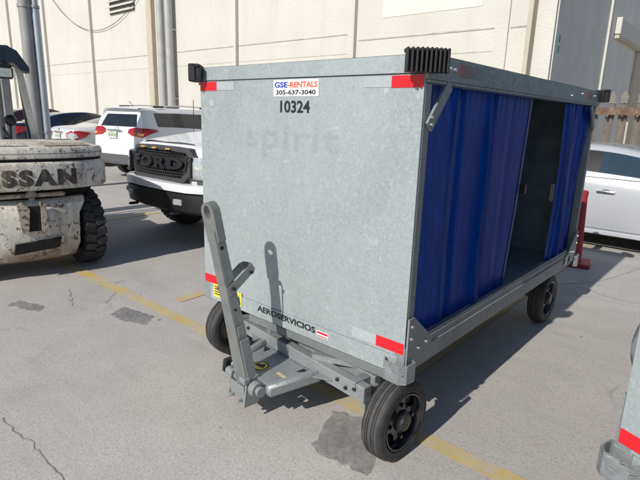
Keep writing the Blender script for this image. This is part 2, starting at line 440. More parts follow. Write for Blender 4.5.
sd = Vector((.004, 2.57, -1.81)).normalized()          # travel direction of the light
sun = bpy.data.lights.new('sun', 'SUN'); so = bpy.data.objects.new('sun', sun); col.objects.link(so)
sun.energy = 4.3; sun.angle = R(.53); sun.color = (1.0, .955, .89)
so.rotation_euler = sd.to_track_quat('-Z', 'Y').to_euler(); so.location = (0, -10, 12)
w = bpy.data.worlds.new('World'); scene.world = w; w.use_nodes = True
wn = w.node_tree; bg = wn.nodes['Background']; sk = wn.nodes.new('ShaderNodeTexSky'); sk.sky_type = 'NISHITA'
sk.sun_disc = False; sk.sun_elevation = math.asin(-sd.z); sk.sun_rotation = R(180); sk.dust_density = .6; sk.ozone_density = 1.5
wn.links.new(sk.outputs[0], bg.inputs[0]); bg.inputs[1].default_value = .085
scene.view_settings.view_transform = 'Standard'; scene.view_settings.look = 'None'; scene.view_settings.exposure = 0
scene.cycles.max_bounces = 6; scene.cycles.use_denoising = True

# ------------------------------------------------------------------ ground
def sheet(name, pts, z, mat, label=None):
    b = MB(); vs = [b.bm.verts.new((x, y, z)) for x, y in pts]; b.bm.faces.new(vs)
    o = b.build(name, mat, None, 0); tag(o, kind='structure'); return o
sheet('ground', [(-300, -300), (300, -300), (300, 300), (-300, 300)], 0, 'asphalt')

def wobbly_strip(name, x0, y0, x1, y1, w, z, mat, seed=0, step=.12, amp=.008):
    rnd = random.Random(seed); d = Vector((x1 - x0, y1 - y0)); n = max(2, int(d.length / step)); d.normalize(); p = Vector((-d.y, d.x))
    a, c = [], []
    for i in range(n + 1):
        q = Vector((x0, y0)).lerp(Vector((x1, y1)), i / n)
        a.append(q + p * (w / 2 + rnd.uniform(-amp, amp))); c.append(q - p * (w / 2 + rnd.uniform(-amp, amp)))
    b = MB(); b.grid([[(q.x, q.y, z) for q in a], [(q.x, q.y, z) for q in c]])
    o = b.build(name, mat, None, 0); tag(o, kind='structure'); return o
wobbly_strip('parking_line', -30, .165, 9, .215, .105, .004, 'yellow_line', 1)
for k, x in enumerate((-23.2, -19.75, -16.3, -12.85, -9.4, -5.93, -2.49)):
    wobbly_strip('parking_line', x, .42 if k == 6 else .3, x - (.35 if k < 6 else .12), 5.0, .10, .004, 'yellow_line', 5 + k)
wobbly_strip('parking_line', -.38, .26, -.43, 4.1, .12, .004, 'yellow_line', 25)
wobbly_strip('parking_line', -3.2, 5.35, -.42, 5.45, .10, .004, 'yellow_line', 15)
wobbly_strip('parking_line', .3, 11.2, 9, 11.2, .10, .004, 'yellow_line', 16)

def blob(name, pts, z, mat, seed=0, amp=.02, sub=9):
    rnd = random.Random(seed); out = []
    n = len(pts)
    for i in range(n):
        a = Vector(pts[i]); c = Vector(pts[(i + 1) % n])
        for k in range(sub):
            q = a.lerp(c, k / sub); out.append((q.x + rnd.uniform(-amp, amp), q.y + rnd.uniform(-amp, amp)))
    return sheet(name, out, z, mat)
blob('asphalt_patch', [(-2.60, -.13), (-2.68, .03), (-2.33, .10), (-2.22, -.04), (-2.42, -.12)], .0022, 'patch', 1, .012)
blob('asphalt_patch', [(-.33, -.25), (-.47, .08), (-.27, .14), (-.10, .06), (-.02, -.22)], .0024, 'patch_pale', 2, .014)
blob('asphalt_patch', [(-3.35, -.62), (-3.42, -.5), (-3.1, -.42), (-3.05, -.5)], .0022, 'patch_pale', 3, .02)

def crack(pts, w=.006, seed=0, z=.002):
    rnd = random.Random(seed); P = []
    for i in range(len(pts) - 1):
        a = Vector(pts[i]); c = Vector(pts[i + 1]); n = max(2, int((c - a).length / .035))
        for k in range(n):
            q = a.lerp(c, k / n); P.append(q + Vector((rnd.uniform(-.01, .01), rnd.uniform(-.01, .01))))
    rows = [[], []]
    for i, p in enumerate(P):
        d = (P[min(i + 1, len(P) - 1)] - P[max(i - 1, 0)]); d.normalize(); nn_ = Vector((-d.y, d.x)); ww = w * rnd.uniform(.3, 1.0) / 2
        rows[0].append((p.x + nn_.x * ww, p.y + nn_.y * ww, z)); rows[1].append((p.x - nn_.x * ww, p.y - nn_.y * ww, z))
    b = MB(); b.grid(rows); tag(b.build('pavement_crack', 'crack', None, 0), kind='structure')
crack([(-1.66, -1.18), (-1.5, -1.17), (-1.37, -1.15), (-1.21, -1.15), (-1.08, -1.15), (-.93, -1.14), (-.7, -1.2)], .009, 1)
crack([(-.3, 3.35), (-.03, 3.68), (.1, 4.05), (.25, 4.73), (.5, 5.4)], .010, 2)
crack([(-.2, 3.5), (.3, 3.3), (.9, 3.5), (1.6, 3.3)], .008, 3)
crack([(-3.4, -.1), (-3.0, -.25), (-2.8, -.2)], .007, 4)

# ------------------------------------------------------------------ buildings
def build_warehouse():
    t = empty('warehouse', (-20, 12, 0), 0, 'long cream stucco warehouse with pilasters and a dark louvre behind the parked cars', 'building')
    ox, oy = -20, 12
    b = MB(); b.mm((-60 - ox, 0, 0), (-3.4 - ox, 34 - oy, 11)); wall = b.build('wall', 'stucco', t, 0)
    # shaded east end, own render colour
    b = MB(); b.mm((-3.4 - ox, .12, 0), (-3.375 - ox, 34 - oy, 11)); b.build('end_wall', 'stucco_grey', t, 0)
    for x in (-52.9, -46.6, -40.3, -34.2, -28.0, -15.6, -9.65):
        b = MB(); b.mm((x - .06 - ox, -.16, 0), (x + .06 - ox, -.002, 10.9), .01); b.build('pilaster', 'stucco', t, 0)
    b = MB(); b.mm((-22.05 - ox, -.22, 0), (-21.6 - ox, -.002, 10.9), .02); b.build('pilaster', 'stucco_tan', t, 0)
    b = MB(); b.mm((-4.9 - ox, -.06, 0), (-4.55 - ox, -.002, 10.9), .01); b.build('pilaster', 'stucco', t, 0)
    b = MB(); b.mm((-3.98 - ox, -.30, 0), (-3.86 - ox, -.002, 10.9), .01); b.build('pilaster', 'stucco_tan', t, 0)
    # a pole's shadow on the wall, built as two grey columns
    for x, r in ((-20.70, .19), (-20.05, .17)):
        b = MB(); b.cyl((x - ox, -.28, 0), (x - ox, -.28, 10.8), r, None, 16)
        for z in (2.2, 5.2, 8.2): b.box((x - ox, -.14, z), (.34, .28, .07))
        b.build('shadow_band', 'band_door_grey', t)
    # horizontal joints: thin lips that catch a shadow
    b = MB(); xs = [-60, -52.9, -46.6, -40.3, -34.2, -28.0, -22.1, -15.6, -9.9]
    for a, c in zip(xs, xs[1:]): b.mm((a + .08 - ox, -.018, 4.235), (c - .08 - ox, -.003, 4.265))
    b.mm((-9.5 - ox, -.018, 4.01), (-4.95 - ox, -.003, 4.05)); b.mm((-4.5 - ox, -.018, 3.99), (-4.02 - ox, -.003, 4.03)); b.build('joint', 'joint', t, 0)
    b = MB()
    for a, c in zip(xs, xs[1:]): b.mm((a + .08 - ox, -.008, 3.63), (c - .08 - ox, -.003, 3.645))
    b.mm((-9.5 - ox, -.008, 3.43), (-4.95 - ox, -.003, 3.45)); b.build('joint', 'joint', t, 0)
    # louvre
    b = MB(); b.mm((-25.85 - ox, -.03, 6.42), (-23.35 - ox, -.004, 7.9)); lv = b.build('louvre', 'louvre', t, 0)
    b = MB()
    for k in range(6): b.box((-24.6 - ox, -.09, 6.50 + k * .26), (2.5, .14, .05), (R(38), 0, 0))
    b.build('slat', 'stucco_pale', lv, 0)
    b = MB(); b.mm((-8.6 - ox, -.012, 4.62), (-5.35 - ox, -.004, 8.6)); b.build('paint_patch', 'stucco_pale', t, 0)
    b = MB(); b.mm((-60.1 - ox, -.25, 11), (-3.2 - ox, 34 - oy, 11.3)); b.build('parapet', 'stucco_tan', t, 0)
    # small teal plates on the shaded end wall corner
    for z in (3.62, 3.36):
        b = MB(); b.mm((-3.37 - ox, .30, z), (-3.355 - ox, .46, z + .16)); b.build('wall_plate', 'teal', t, 0)
build_warehouse()

def build_annex():
    t = empty('loading_annex', (-3.30, 17, 0), 0, 'shaded grey annex wall with a tan framed loading doorway beyond the warehouse corner', 'building')
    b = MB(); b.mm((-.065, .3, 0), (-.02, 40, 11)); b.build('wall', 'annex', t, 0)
    b = MB(); b.mm((-.072, 0, 0), (0, .28, 11)); b.build('corner_pier', 'stucco', t, 0)
    b = MB(); b.mm((-.018, .7, 4.50), (.17, 13, 5.02), .02); b.build('door_hood', 'stucco', t, 0)
    b = MB(); b.mm((-.018, .75, 4.38), (.14, 13, 4.497)); b.build('soffit', 'stucco_tan', t, 0)
    b = MB(); b.mm((-.018, 4.5, 0), (.14, 5.9, 4.378), .02); b.build('door_jamb', 'stucco_tan', t, 0)
    b = MB(); b.mm((-.018, 6.0, 0), (.04, 12.5, 4.3))
    for k in range(9): b.mm((.04, 6.0, .1 + k * .45), (.06, 12.5, .12 + k * .45))
    b.build('door', 'band_door_grey', t, 0)
build_annex()

# palisade fence
def build_fence():
    t = empty('palisade_fence', (-3.2, 9, 0), 0, 'weathered palisade fence of pointed pales on a rusty rail behind the silver car', 'fence')
    rnd = random.Random(3); k = 0; x = 0
    while x < 7.6:
        h = 2.2 + rnd.uniform(-.03, .03); w = .075; lean = rnd.uniform(-.01, .01)
        b = MB()
        # W profile pale with a three pointed, splayed head
        poly = [(-w, .03), (-w * .45, -.015), (0, .012), (w * .45, -.015), (w, .03), (w, .036), (w * .45, -.009), (0, .018), (-w * .45, -.009), (-w, .036)]
        b.prism(poly, .05, h - .20, 'z')
        b.prism([(-w, h - .20), (w, h - .20), (w * .62, h - .15), (w * .95, h - .09), (0, h + .02), (-w * .95, h - .09), (-w * .62, h - .15)], -.012, -.004, 'y')
        o = b.build('pale', rnd.choice(['pale_fence', 'pale_fence', 'pale_fence_rust']), t, 0, Matrix.Translation((x, 0, 0)) @ Matrix.Rotation(lean, 4, 'Y'))
        x += .245; k += 1
    b = MB(); b.mm((-.1, -.10, 1.80), (7.7, -.03, 1.86)); b.mm((-.1, -.095, 1.865), (7.7, -.088, 1.90)); b.mm((-.1, -.10, 1.77), (7.7, -.09, 1.80)); rr = b.build('rail', 'rust', t, 0)
    for i in range(31):
        b = MB(); b.cyl((i * .245, -.115, 1.755), (i * .245, -.06, 1.755), .022, None, 8); b.build('bolt', 'rust', rr, 0)
    b = MB(); b.mm((-.1, -.09, .40), (7.7, -.03, .46)); b.build('rail', 'rust', t, 0)
    for x in (1.2, 4.1, 7.0):
        b = MB(); b.mm((x - .05, .05, 0), (x + .05, .15, 2.1)); b.build('post', 'pale_fence', t, 0)
    b = MB(); b.bar((1.35, -.14, .45), (3.9, -.14, 2.6 - .95), .035, .09); b.bar((3.0, -.14, 1.2), (4.4, -.14, 2.45), .03, .085); b.build('brace', 'grey_metal', t, 0)
build_fence()

# ------------------------------------------------------------------ pole, cable, delineator
def build_pole():
    t = empty('utility_pole', (-9.6, 2.0, 0), 0, 'tall grey steel utility pole with a metal conduit strapped to its side behind the forklift', 'pole')
    b = MB(); b.cyl((0, 0, 0), (0, 0, 10), .115, .10, 24); b.build('pole', 'pole_a', t)
    b = MB(); b.box((0, 0, .04), (.6, .6, .08), None, .01); b.build('base', 'grey_metal', t)
    b = MB(); b.cyl((.08, .15, .1), (.08, .15, 3.35), .070, None, 18); b.cyl((.08, .15, 3.36), (.08, .15, 9.6), .058, None, 18); b.build('conduit', 'pole_b', t)
    for z in (1.1, 3.36, 5.6, 7.8):
        b = MB(); b.lathe([(0, .118), (0, .124), (.05, .124), (.05, .118)], 24, (0, 0, z), 'z'); b.lathe([(0, .071), (0, .078), (.05, .078), (.05, .071)], 18, (.08, .15, z), 'z'); b.bar((0, .0, z + .025), (.08, .15, z + .025), .02, .05); b.build('strap', 'grey_metal', t)
build_pole()
pts = []
for i in range(41):
    s = i / 40; x = -37 + 20 * s; z = 12.6 - 26.2 * s * (1 - s) - 1.5 * s * 0 - .3 * math.sin(s * 3)
    pts.append((x, 11.9, z))
b = MB(); b.tube(pts, .014, 6); tag(b.build('overhead_cable', 'cable'), 'thin dark cable sagging across the cream warehouse wall', 'cable')

def build_delineator():
    t = empty('traffic_delineator', (-.36, 4.32, 0), R(12), 'dark red post cone on a square base behind the rear of the cart', 'cone')
    b = MB(); b.mm((-.17, -.17, 0), (.17, .17, .045), .012); b.build('base', 'cone', t)
    b = MB(); b.lathe([(.045, .0), (.045, .085), (.07, .075), (.5, .055), (.78, .042), (.81, .045), (.85, .045), (.86, .03), (.86, 0.001)], 24, axis='z'); b.build('post', 'cone', t)
build_delineator()

# ------------------------------------------------------------------ baggage cart (local: near front corner at origin, body x -1.5..0, y 0..2.73)
CW, CL, Z0, ZS, Z1 = 1.5, 2.73, .42, 1.755, 1.83
def make_wheel(parent, loc, yaw, out, r=.200, w=.118):
    """a cart wheel: ribbed solid tyre > rim, spider, hub. out = +1/-1: side of the hub cap"""
    mt = Matrix.Translation(loc) @ Matrix.Rotation(yaw, 4, 'Z')
    if out < 0: mt = mt @ Matrix.Rotation(math.pi, 4, 'Z')
    h = w / 2
    b = MB()
    prof = [(-h + .012, r * .70), (-h + .001, r * .78), (-h, r * .86), (-h + .006, r * .95), (-h + .016, r * .985)]
    tread = [(-h + .02, r * .992), (-h + .031, r * .998), (-h + .033, r - .006), (-h + .037, r - .006), (-h + .039, r), (-.016, r + .001), (-.014, r - .006), (-.010, r - .006), (-.008, r + .001),
             (.008, r + .001), (.010, r - .006), (.014, r - .006), (.016, r + .001), (h - .039, r), (h - .037, r - .006), (h - .033, r - .006), (h - .031, r * .998), (h - .02, r * .992)]
    prof2 = [(h - .016, r * .985), (h - .006, r * .95), (h, r * .88), (h - .002, r * .83), (h + .001, r * .81), (h + .001, r * .76), (h - .006, r * .735), (h - .012, r * .70)]
    b.lathe(prof + tread + prof2, 64)
    tyre = b.build('wheel', 'tyre', parent, 50, mt)
    b = MB(); b.lathe([(t, q + .0012) for t, q in tread], 64)
    b.build('tread', 'tread', tyre, 50, mt)
    b = MB(); b.lathe([(h - .008, r * .715), (h - .002, r * .71), (h - .004, r * .675), (h - .016, r * .655), (h - .03, r * .63), (.0, r * .60), (-h + .01, r * .62), (-h + .006, r * .70)], 48)
    rim = b.build('rim', 'rim_black', tyre, 40, mt)
    b = MB()
    # spider disc: four lobes with openings between
    n = 64; outer, inner = [], []
    for k in range(n):
        a = 2 * math.pi * k / n; lob = math.cos(4 * a)
        rr = r * (.50 + .115 * max(-1, min(1, lob * 1.6)))
        outer.append((h - .034, rr * math.cos(a), rr * math.sin(a))); inner.append((h - .024, r * .26 * math.cos(a), r * .26 * math.sin(a)))
    outer.append(outer[0]); inner.append(inner[0]); back = [(x - .014, y, z) for x, y, z in outer]
    b.grid([inner, outer, back])
    b.lathe([(h - .052, r * .63), (h - .052, .001)], 32)
    for k in range(4):
        a = math.pi / 2 * k
        b.cyl((h - .034, r * .42 * math.cos(a), r * .42 * math.sin(a)), (h - .014, r * .42 * math.cos(a), r * .42 * math.sin(a)), .010, None, 6)
    b.build('spider', 'rim_black', rim, 30, mt)
    b = MB(); b.lathe([(h - .03, r * .28), (h - .012, r * .27), (h - .004, r * .22), (h + .006, r * .20), (h + .008, r * .12), (h + .008, .001)], 28)
    b.build('hub', 'hub', rim, 30, mt)
    return tyre

def corner_bumper(parent, x, y, ang):
    """black ribbed rubber block on a roof corner; ang: outward direction"""
    mt = Matrix.Translation((x, y, 1.80)) @ Matrix.Rotation(ang, 4, 'Z')       # local +x outward
    b = MB()
    n = 10
    b.box((-.005, 0, -.002), (.05, .155, .082), None, .008, 2)
    o = b.build('corner_bumper', 'rubber', parent, 35, mt)
    b = MB()
    for k in range(n):
        u = -.081 + k * .018; bow = .018 * (1 - (u / .09) ** 2)
        b.box((.016 + bow, u, .0), (.036, .0105, .094), None, .004, 1)
        b.box((.0, u, .038), (.045, .0105, .018), None, .004, 1)
    b.build('rib', 'rubber', o, 35, mt)

def make_curtain(y0, y1a, y1b, x0, seed, name='curtain', parent=None, z0=.50, z1=1.735, pleats=None, puff=.008):
    """vinyl sheet: taut flat bays between narrow upright pleats, a few soft dents and creases"""
    rnd = random.Random(seed); b = MB(); nz, ny = 40, 150; rows = []
    if pleats is None:
        pleats = [(y0 + .22 * k + rnd.uniform(-.05, .05), .022 + rnd.random() * .012, .020 + rnd.random() * .015) for k in range(1, int((y1a - y0) / .22) + 1)]
    lean = [rnd.uniform(-.03, .03) for _ in pleats]; ph = [rnd.uniform(0, 6.28) for _ in range(8)]
    for j in range(nz + 1):
        s = j / nz; z = z0 + (z1 - z0) * s; y1 = y1b + (y1a - y1b) * s; row = []
        for i in range(ny + 1):
            u = i / ny; y = y0 + (y1 - y0) * u; x = x0
            for (py, pw, pa), le in zip(pleats, lean):
                d = (y - (py + le * (s - .5))) / pw
                x += pa * math.exp(-abs(d) ** 1.6) * (.55 + .45 * math.sin(2.6 * s + py * 9)) * (1 if d < 0 else .9)
                d2 = (y - (py + .055 + le * (s - .5))) / .035
                x -= pa * .45 * math.exp(-d2 * d2)
            x += puff * math.sin(math.pi * s) * math.sin(y * 4.2 + ph[0]) + .003 * math.sin(7 * s + y * 4 + ph[3]) * (1 - s)
            x += .0025 * math.sin(y * 95 + ph[4]) * max(0, s - .86) * 7        # gathers under the rod
            row.append((x, y, z))
        rows.append(row)
    b.grid(rows)
    o = b.build(name, 'vinyl', parent, 80)
    b = MB()                                                            # welded hem along the bottom and the free edge
    b.grid([[(p[0] + .004, p[1], p[2] + .002) for p in rows[0]], [(p[0] + .004, p[1], p[2]) for p in rows[1]]])
    b.grid([[(r_[-1][0] + .004, r_[-1][1] + .001, r_[-1][2]) for r_ in rows], [(r_[-4][0] + .004, r_[-4][1], r_[-4][2]) for r_ in rows]])
    b.build('hem', 'vinyl_hem', o, 80)
    for (py, pw, pa), le in zip(pleats, lean):  # larger pleats get pale strips, a painted reflection on the ridge
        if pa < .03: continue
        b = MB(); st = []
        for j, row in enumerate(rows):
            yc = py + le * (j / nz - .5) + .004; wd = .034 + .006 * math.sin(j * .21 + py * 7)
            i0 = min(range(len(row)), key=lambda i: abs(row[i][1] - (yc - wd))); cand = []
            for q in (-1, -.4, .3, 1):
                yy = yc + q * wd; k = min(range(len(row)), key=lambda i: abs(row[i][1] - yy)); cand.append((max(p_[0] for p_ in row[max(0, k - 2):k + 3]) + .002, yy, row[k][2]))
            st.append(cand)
        b.grid(st[:-2]); b.build('pleat_sheen', 'ridge_sheen', o, 80)
    return o

PL = [(.40, .032, .040), (.79, .034, .042), (1.05, .03, .008)]
def make_cart(decals=True):
    t = empty('baggage_cart', (0, 0, 0), 0)
    # front sheet, cap, base strip
    b = MB(); b.mm((-CW, 0, Z0 + .09), (-.001, .012, ZS - .002)); b.build('front_panel', 'galv', t, 0)
    b = MB(); b.mm((-CW + .0, -.004, ZS + .0035), (-.0, .012, Z1), .0015); b.build('cap_strip', 'galv', t, 0)
    b = MB(); b.mm((-CW + .0, .001, ZS - .0015), (-.001, .008, ZS + .003)); b.build('seam', 'seam_grey', t, 0)
    b = MB()
    b.mm((-CW + .06, -.006, Z0), (-.035, .012, Z0 + .088), .0015); b.mm((-CW + .06, .012, Z0), (-.035, .07, Z0 + .006)); b.build('base_strip', 'galv', t, 0)
    b = MB(); b.mm((-CW - .012, -.003, Z0 - .01), (-CW + .057, .06, Z0 + .088), .003); b.build('corner_foot', 'galv_frame', t, 0)
    # roof and inner faces
    b = MB()
    b.grid([[(-CW, -.004, Z1 + .001), (-CW / 2, -.004, Z1 + .001), (.015, -.004, Z1 + .001)], [(-CW, CL, Z1 + .001), (-CW / 2, CL, Z1 + .001), (.015, CL, Z1 + .001)]])
    b.build('roof', 'galv', t, 0)
    b = MB(); b.mm((-CW + .03, .014, Z1 - .035), (-.07, CL - .02, Z1 - .03)); b.build('ceiling', 'inner_lining', t, 0)
    b = MB(); b.mm((-CW + .05, .016, Z0 + .03), (-.05, CL - .02, Z0 + .05)); b.build('floor_plate', 'inner_floor', t, 0)
    b = MB(); b.mm((-CW, CL - .012, Z0 + .0), (-.001, CL, Z1 - .002)); b.build('rear_panel', 'inner_lining', t, 0)
    b = MB(); b.mm((-CW + .03, .013, Z0 + .05), (-.05, .017, Z1 - .04)); b.build('front_lining', 'inner_lining', t, 0)
    # roof beams (face + inner lower flange)
    for s in (0, 1):
        x = .0 if s == 0 else -CW
        o = 1 if s == 0 else -1
        b = MB()
        b.mm((x - .002 * o, -.002, 1.735), (x + .016 * o, CL, Z1 - .001), .002)
        b.mm((x - .06 * o, .013, 1.722), (x + .012 * o, CL, 1.733))
        b.build('roof_beam', 'galv_frame', t, 0)
        b = MB()
        b.mm((x - .055 * o, .013, Z0 + .01), (x, .062, 1.72), .002)
        b.build('post', 'galv_frame', t, 0)
        b = MB(); b.mm((x - .055 * o, CL - .05, Z0 + .01), (x, CL - .013, 1.72), .002); b.build('post', 'galv_frame', t, 0)
        b = MB()
        b.mm((x - .05 * o, -.002, Z0), (x + .004 * o, CL + .002, Z0 + .135), .003)
        b.mm((x - .01 * o, .2, Z0 + .136), (x - .002 * o, CL - .1, Z0 + .15))
        b.mm((x - .004 * o, .1, Z0 + .088), (x + .012 * o, CL - .1, Z0 + .098), .002)
        b.build('side_rail', 'galv_frame', t, 0)
        # gussets
        for yy, dr in ((.03, 1), (CL - .03, -1)):
            b = MB(); b.bar((x + .0085 * o, yy + dr * .012, 1.545), (x + .0085 * o, yy + dr * .165, 1.722), .050, .012, (1, 0, 0)); b.build('gusset', 'galv_frame', t, 0)
            b = MB(); b.prism([(yy - dr * .025, .70), (yy - dr * .025, Z0 + .05), (yy + dr * .20, Z0 + .10), (yy + dr * .20, Z0 + .13), (yy + dr * .02, .70)], x + .005 * o, x + .013 * o, 'x')
            gs = b.build('gusset', 'galv_frame', t, 0)
            b = MB()
            for (qy, qz) in ((0, .66), (0, .60), (.14, .545), (.07, .535)):
                b.cyl((x + .01 * o, yy + dr * qy, qz), (x + .022 * o, yy + dr * qy, qz), .009, None, 8)
            b.build('bolt', 'bolt', gs, 0)
        b = MB()
        for qy, qz in ((.175, 1.787), (.215, 1.785), (.05, 1.585), (.05, 1.555), (1.95, 1.765), (2.2, 1.79), (2.55, 1.79)):
            b.cyl((x + .01 * o, qy, qz), (x + .024 * o, qy, qz), .008, None, 8)
        b.build('bolt', 'bolt', t, 0)
        for ya, yb in ((.265, .385), (2.36, 2.45)):
            b = MB(); b.mm((x + .014 * o, ya, 1.762), (x + .019 * o, yb, 1.812)); b.build('reflector', 'dull_red', t, 0)
        b = MB(); b.mm((x + .014 * o, .39, 1.762), (x + .0175 * o, .50, 1.812)); b.build('reflector', 'galv_dark', t, 0)
    # white/red tape torn at the far lower rail end
    b = MB(); b.prism([(2.43, .455), (2.50, .45), (2.53, .54), (2.45, .53)], .0125, .0145, 'x'); b.prism([(2.56, .45), (2.68, .45), (2.70, .55), (2.58, .545)], .0125, .0145, 'x'); b.build('reflector', 'white_tape', t, 0)
    # curtains
    if decals:
        make_curtain(.05, 1.40, 1.27, -.052, 4, parent=t, pleats=PL)
        make_curtain(2.03, 2.69, 2.73, -.040, 9, parent=t, pleats=[(2.12, .03, .03), (2.27, .035, .04), (2.45, .04, .05), (2.62, .04, .045)], puff=.02)
    else:
        make_curtain(.05, 2.65, 2.65, -.052, 4, parent=t)
    make_curtain(.05, 2.65, 2.65, -CW + .045, 6, parent=t)
    b = MB()
    b.cyl((-.045, .06, 1.738), (-.045, CL - .05, 1.738), .009, None, 10); b.build('curtain_rod', 'grey_metal', t)
    b = MB(); b.mm((-.052, 1.37, 1.14), (-.02, 1.40, 1.20), .004); b.build('curtain_latch', 'black_plastic', t, 0)
    b = MB(); b.mm((-.06, 2.02, 1.02), (-.03, 2.06, 1.15), .004); b.build('curtain_latch', 'grey_metal', t, 0)
    # corner bumpers top and steel bumpers below
    corner_bumper(t, .005, -.012, R(-45)); corner_bumper(t, -CW - .005, -.012, R(-135))
    corner_bumper(t, .005, CL + .012, R(45)); corner_bumper(t, -CW - .005, CL + .012, R(135))
    for (cx, cy, sx, sy) in ((0, 0, 1, 1), (-CW, 0, -1, 1), (0, CL, 1, -1), (-CW, CL, -1, -1)):
        if decals and cx < -1 and cy == 0: continue
        b = MB()
        P2 = lambda u, v: (cx + sx * u, cy + sy * v)
        out = [(-.10, -.006), (-.08, -.045), (.008, -.052), (.038, -.028), (.044, .035), (.018, .055)]
        inn = [(-.092, -.006), (-.075, -.038), (.006, -.045), (.031, -.024), (.037, .031), (.016, .047)]
        for i in range(5):
            b.prism([P2(*out[i]), P2(*out[i + 1]), P2(*inn[i + 1]), P2(*inn[i])], Z0 - .022, Z0 + .072)
        b.prism([P2(*q) for q in ([(-.108, -.004)] + inn[1:5] + [(.005, .05), (.005, -.004)])], Z0 - .018, Z0 - .010)
        b.build('steel_bumper', 'scraped', t, 0)
    # red and white tape on the front
    def tape(x0, x1, z0, z1, mat, nm='reflective_tape', y=-.0015):
        b = MB(); b.mm((x0, y - .0015, z0), (x1, y + .0005, z1)); return b.build(nm, mat, t, 0)
    tape(-1.497, -1.345, 1.702, 1.750, 'red_tape'); tape(-1.343, -1.19, 1.704, 1.748, 'white_tape', y=-.0008)
    tape(-.155, -.004, 1.702, 1.750, 'red_tape'); tape(-.30, -.157, 1.704, 1.748, 'white_tape', y=-.0008)
    tape(-1.497, -1.36, .525, .578, 'red_tape'); tape(-.155, -.004, .525, .578, 'red_tape'); tape(-.30, -.157, .525, .578, 'white_tape', y=-.0008)
    if decals:
        tape(-1.405, -1.13, .445, .530, 'yellow_sticker', 'warning_sticker', y=-.008)
        st = t.children[-1]
        b = MB()
        for k in range(4): b.mm((-1.39, -.0115, .512 - k * .016), (-1.30 + .02 * (k % 2), -.0105, .518 - k * .016))
        b.prism([(-1.17, .456), (-1.14, .456), (-1.155, .515)], -.0115, -.0105, 'y'); b.build('print', 'ink_black', st, 0)
        tape(-.525, -.445, .455, .488, 'white_sticker', 'sticker', y=-.008); st = t.children[-1]
        b = MB(); b.mm((-.521, -.0115, .474), (-.449, -.0105, .485)); b.mm((-.521, -.0115, .459), (-.449, -.0105, .464)); b.build('print', 'red_tape', st, 0)
        b = MB(); b.prism([(-1.415, 1.617), (-1.37, 1.612), (-1.368, 1.64), (-1.385, 1.652), (-1.41, 1.655)], -.0025, -.0005, 'y'); b.build('sticker', 'white_tape', t, 0)
        lab = tape(-.872, -.565, 1.668, 1.748, 'white_sticker', 'rental_label')
        text_on('GSE', 'lettering', 'ink_blue', lab, face_y(-.818, -.0036, 1.712), .036, .093, .0014)
        text_on('-RENTALS', 'lettering', 'ink_red', lab, face_y(-.671, -.0036, 1.712), .036, .198, .0014)
        text_on('305-637-3040', 'lettering', 'ink_black', lab, face_y(-.718, -.0036, 1.678), .030, .272, .0009)
        text_on('10324', 'fleet_number', 'ink_black', t, face_y(-.722, -.0012, 1.592), .079, .205, .0021)
        text_on('AEROSERVICIOS', 'owner_lettering', 'ink_black', t, face_y(-.765, -.0072, .464), .047, .455, .0016)
        text_on('spirit', 'faded_lettering', 'ghost', t, face_y(-.76, -.0010, 1.405), .19, .66, .004, 1.1)
        b = MB(); b.prism([(-.80, 1.335), (-.74, 1.34), (-.735, 1.35), (-.80, 1.348)], -.0012, -.0006, 'y'); b.build('scratch', 'white_tape', t, 0)
    # underframe
    b = MB()
    for x in (-1.12, -.38): b.mm((x - .03, .08, .335), (x + .03, CL - .05, .405), .003)
    for y in (.10, .62, 1.4, 2.2, 2.62): b.mm((-1.44, y - .03, .372), (-.06, y + .03, .418), .002)
    b.mm((-1.1, .02, .355), (-.12, .07, .40), .003)
    b.build('underframe', 'galv_dark', t, 0)
    b = MB(); b.lathe([(0, .0), (0, .20), (.03, .20), (.03, .0)], 40, (-.74, .30, .335), 'z'); b.build('turntable', 'galv_dark', t)
    # front axle, slewed
    A = R(-7.0); mt = Matrix.Translation((-.73, .075, 0)) @ Matrix.Rotation(A, 4, 'Z')
    b = MB()
    b.box((0, -.045, .275), (1.16, .055, .085), None, .004)
    b.box((0, .06, .30), (1.10, .05, .06), None, .004)
    for s in (-1, 1):
        b.box((s * .50, .0, .30), (.05, .16, .05), None, .003)
        b.bar((s * .18, -.04, .325), (s * .46, .07, .345), .05, .03)
        b.cyl((s * .5, .0, .205), (s * .66, .0, .205), .022); b.box((s * .555, 0, .24), (.03, .10, .11), None, .003)
    ax = b.build('front_axle', 'galv_frame', t, 30, mt)
    # drawbar plate: trapezoid, holes, folded side flanges
    b = MB()
    b.prism([(-.27, -.06), (.27, -.06), (.17, -.335), (-.17, -.335)], .236, .246)
    b.build('drawbar_plate', 'galv_frame', ax, 0, mt)
    for s in (1, -1):
        b = MB(); b.bar((s * .245, -.055, .243), (s * .165, -.345, .215), .055, .068, bev=.014); b.build('drawbar_flange', 'galv_frame', ax, 40, mt)
        b = MB(); b.prism([(s * .15, -.09), (s * .205, -.09), (s * .15, -.14)], .247, .2485); b.build('plate_hole', 'black_gap', ax, 0, mt)
        b = MB(); b.prism([(s * .36, -.079), (s * .27, -.13), (s * .27, -.079)], .262, .268); b.build('rib', 'galv_frame', ax, 0, mt)
    b = MB(); b.cyl((-.02, -.255, .247), (-.02, -.255, .250), .047, None, 28); pl = b.build('round_sticker', 'yellow_sticker', ax, 0, mt)
    b = MB(); b.lathe([(.2505, .047), (.2508, .040)], 28, (-.02, -.255, 0), 'z'); b.box((-.03, -.255, .2512), (.04, .026, .0008)); b.box((-.006, -.245, .2512), (.02, .04, .0008), (0, 0, .6)); b.build('print', 'ink_black', pl, 0, mt)
    b = MB(); b.prism([(.10, -.235), (.18, -.235), (.175, -.215), (.09, -.215)], .247, .2482); b.build('paint_mark', 'yellow_line', ax, 0, mt)
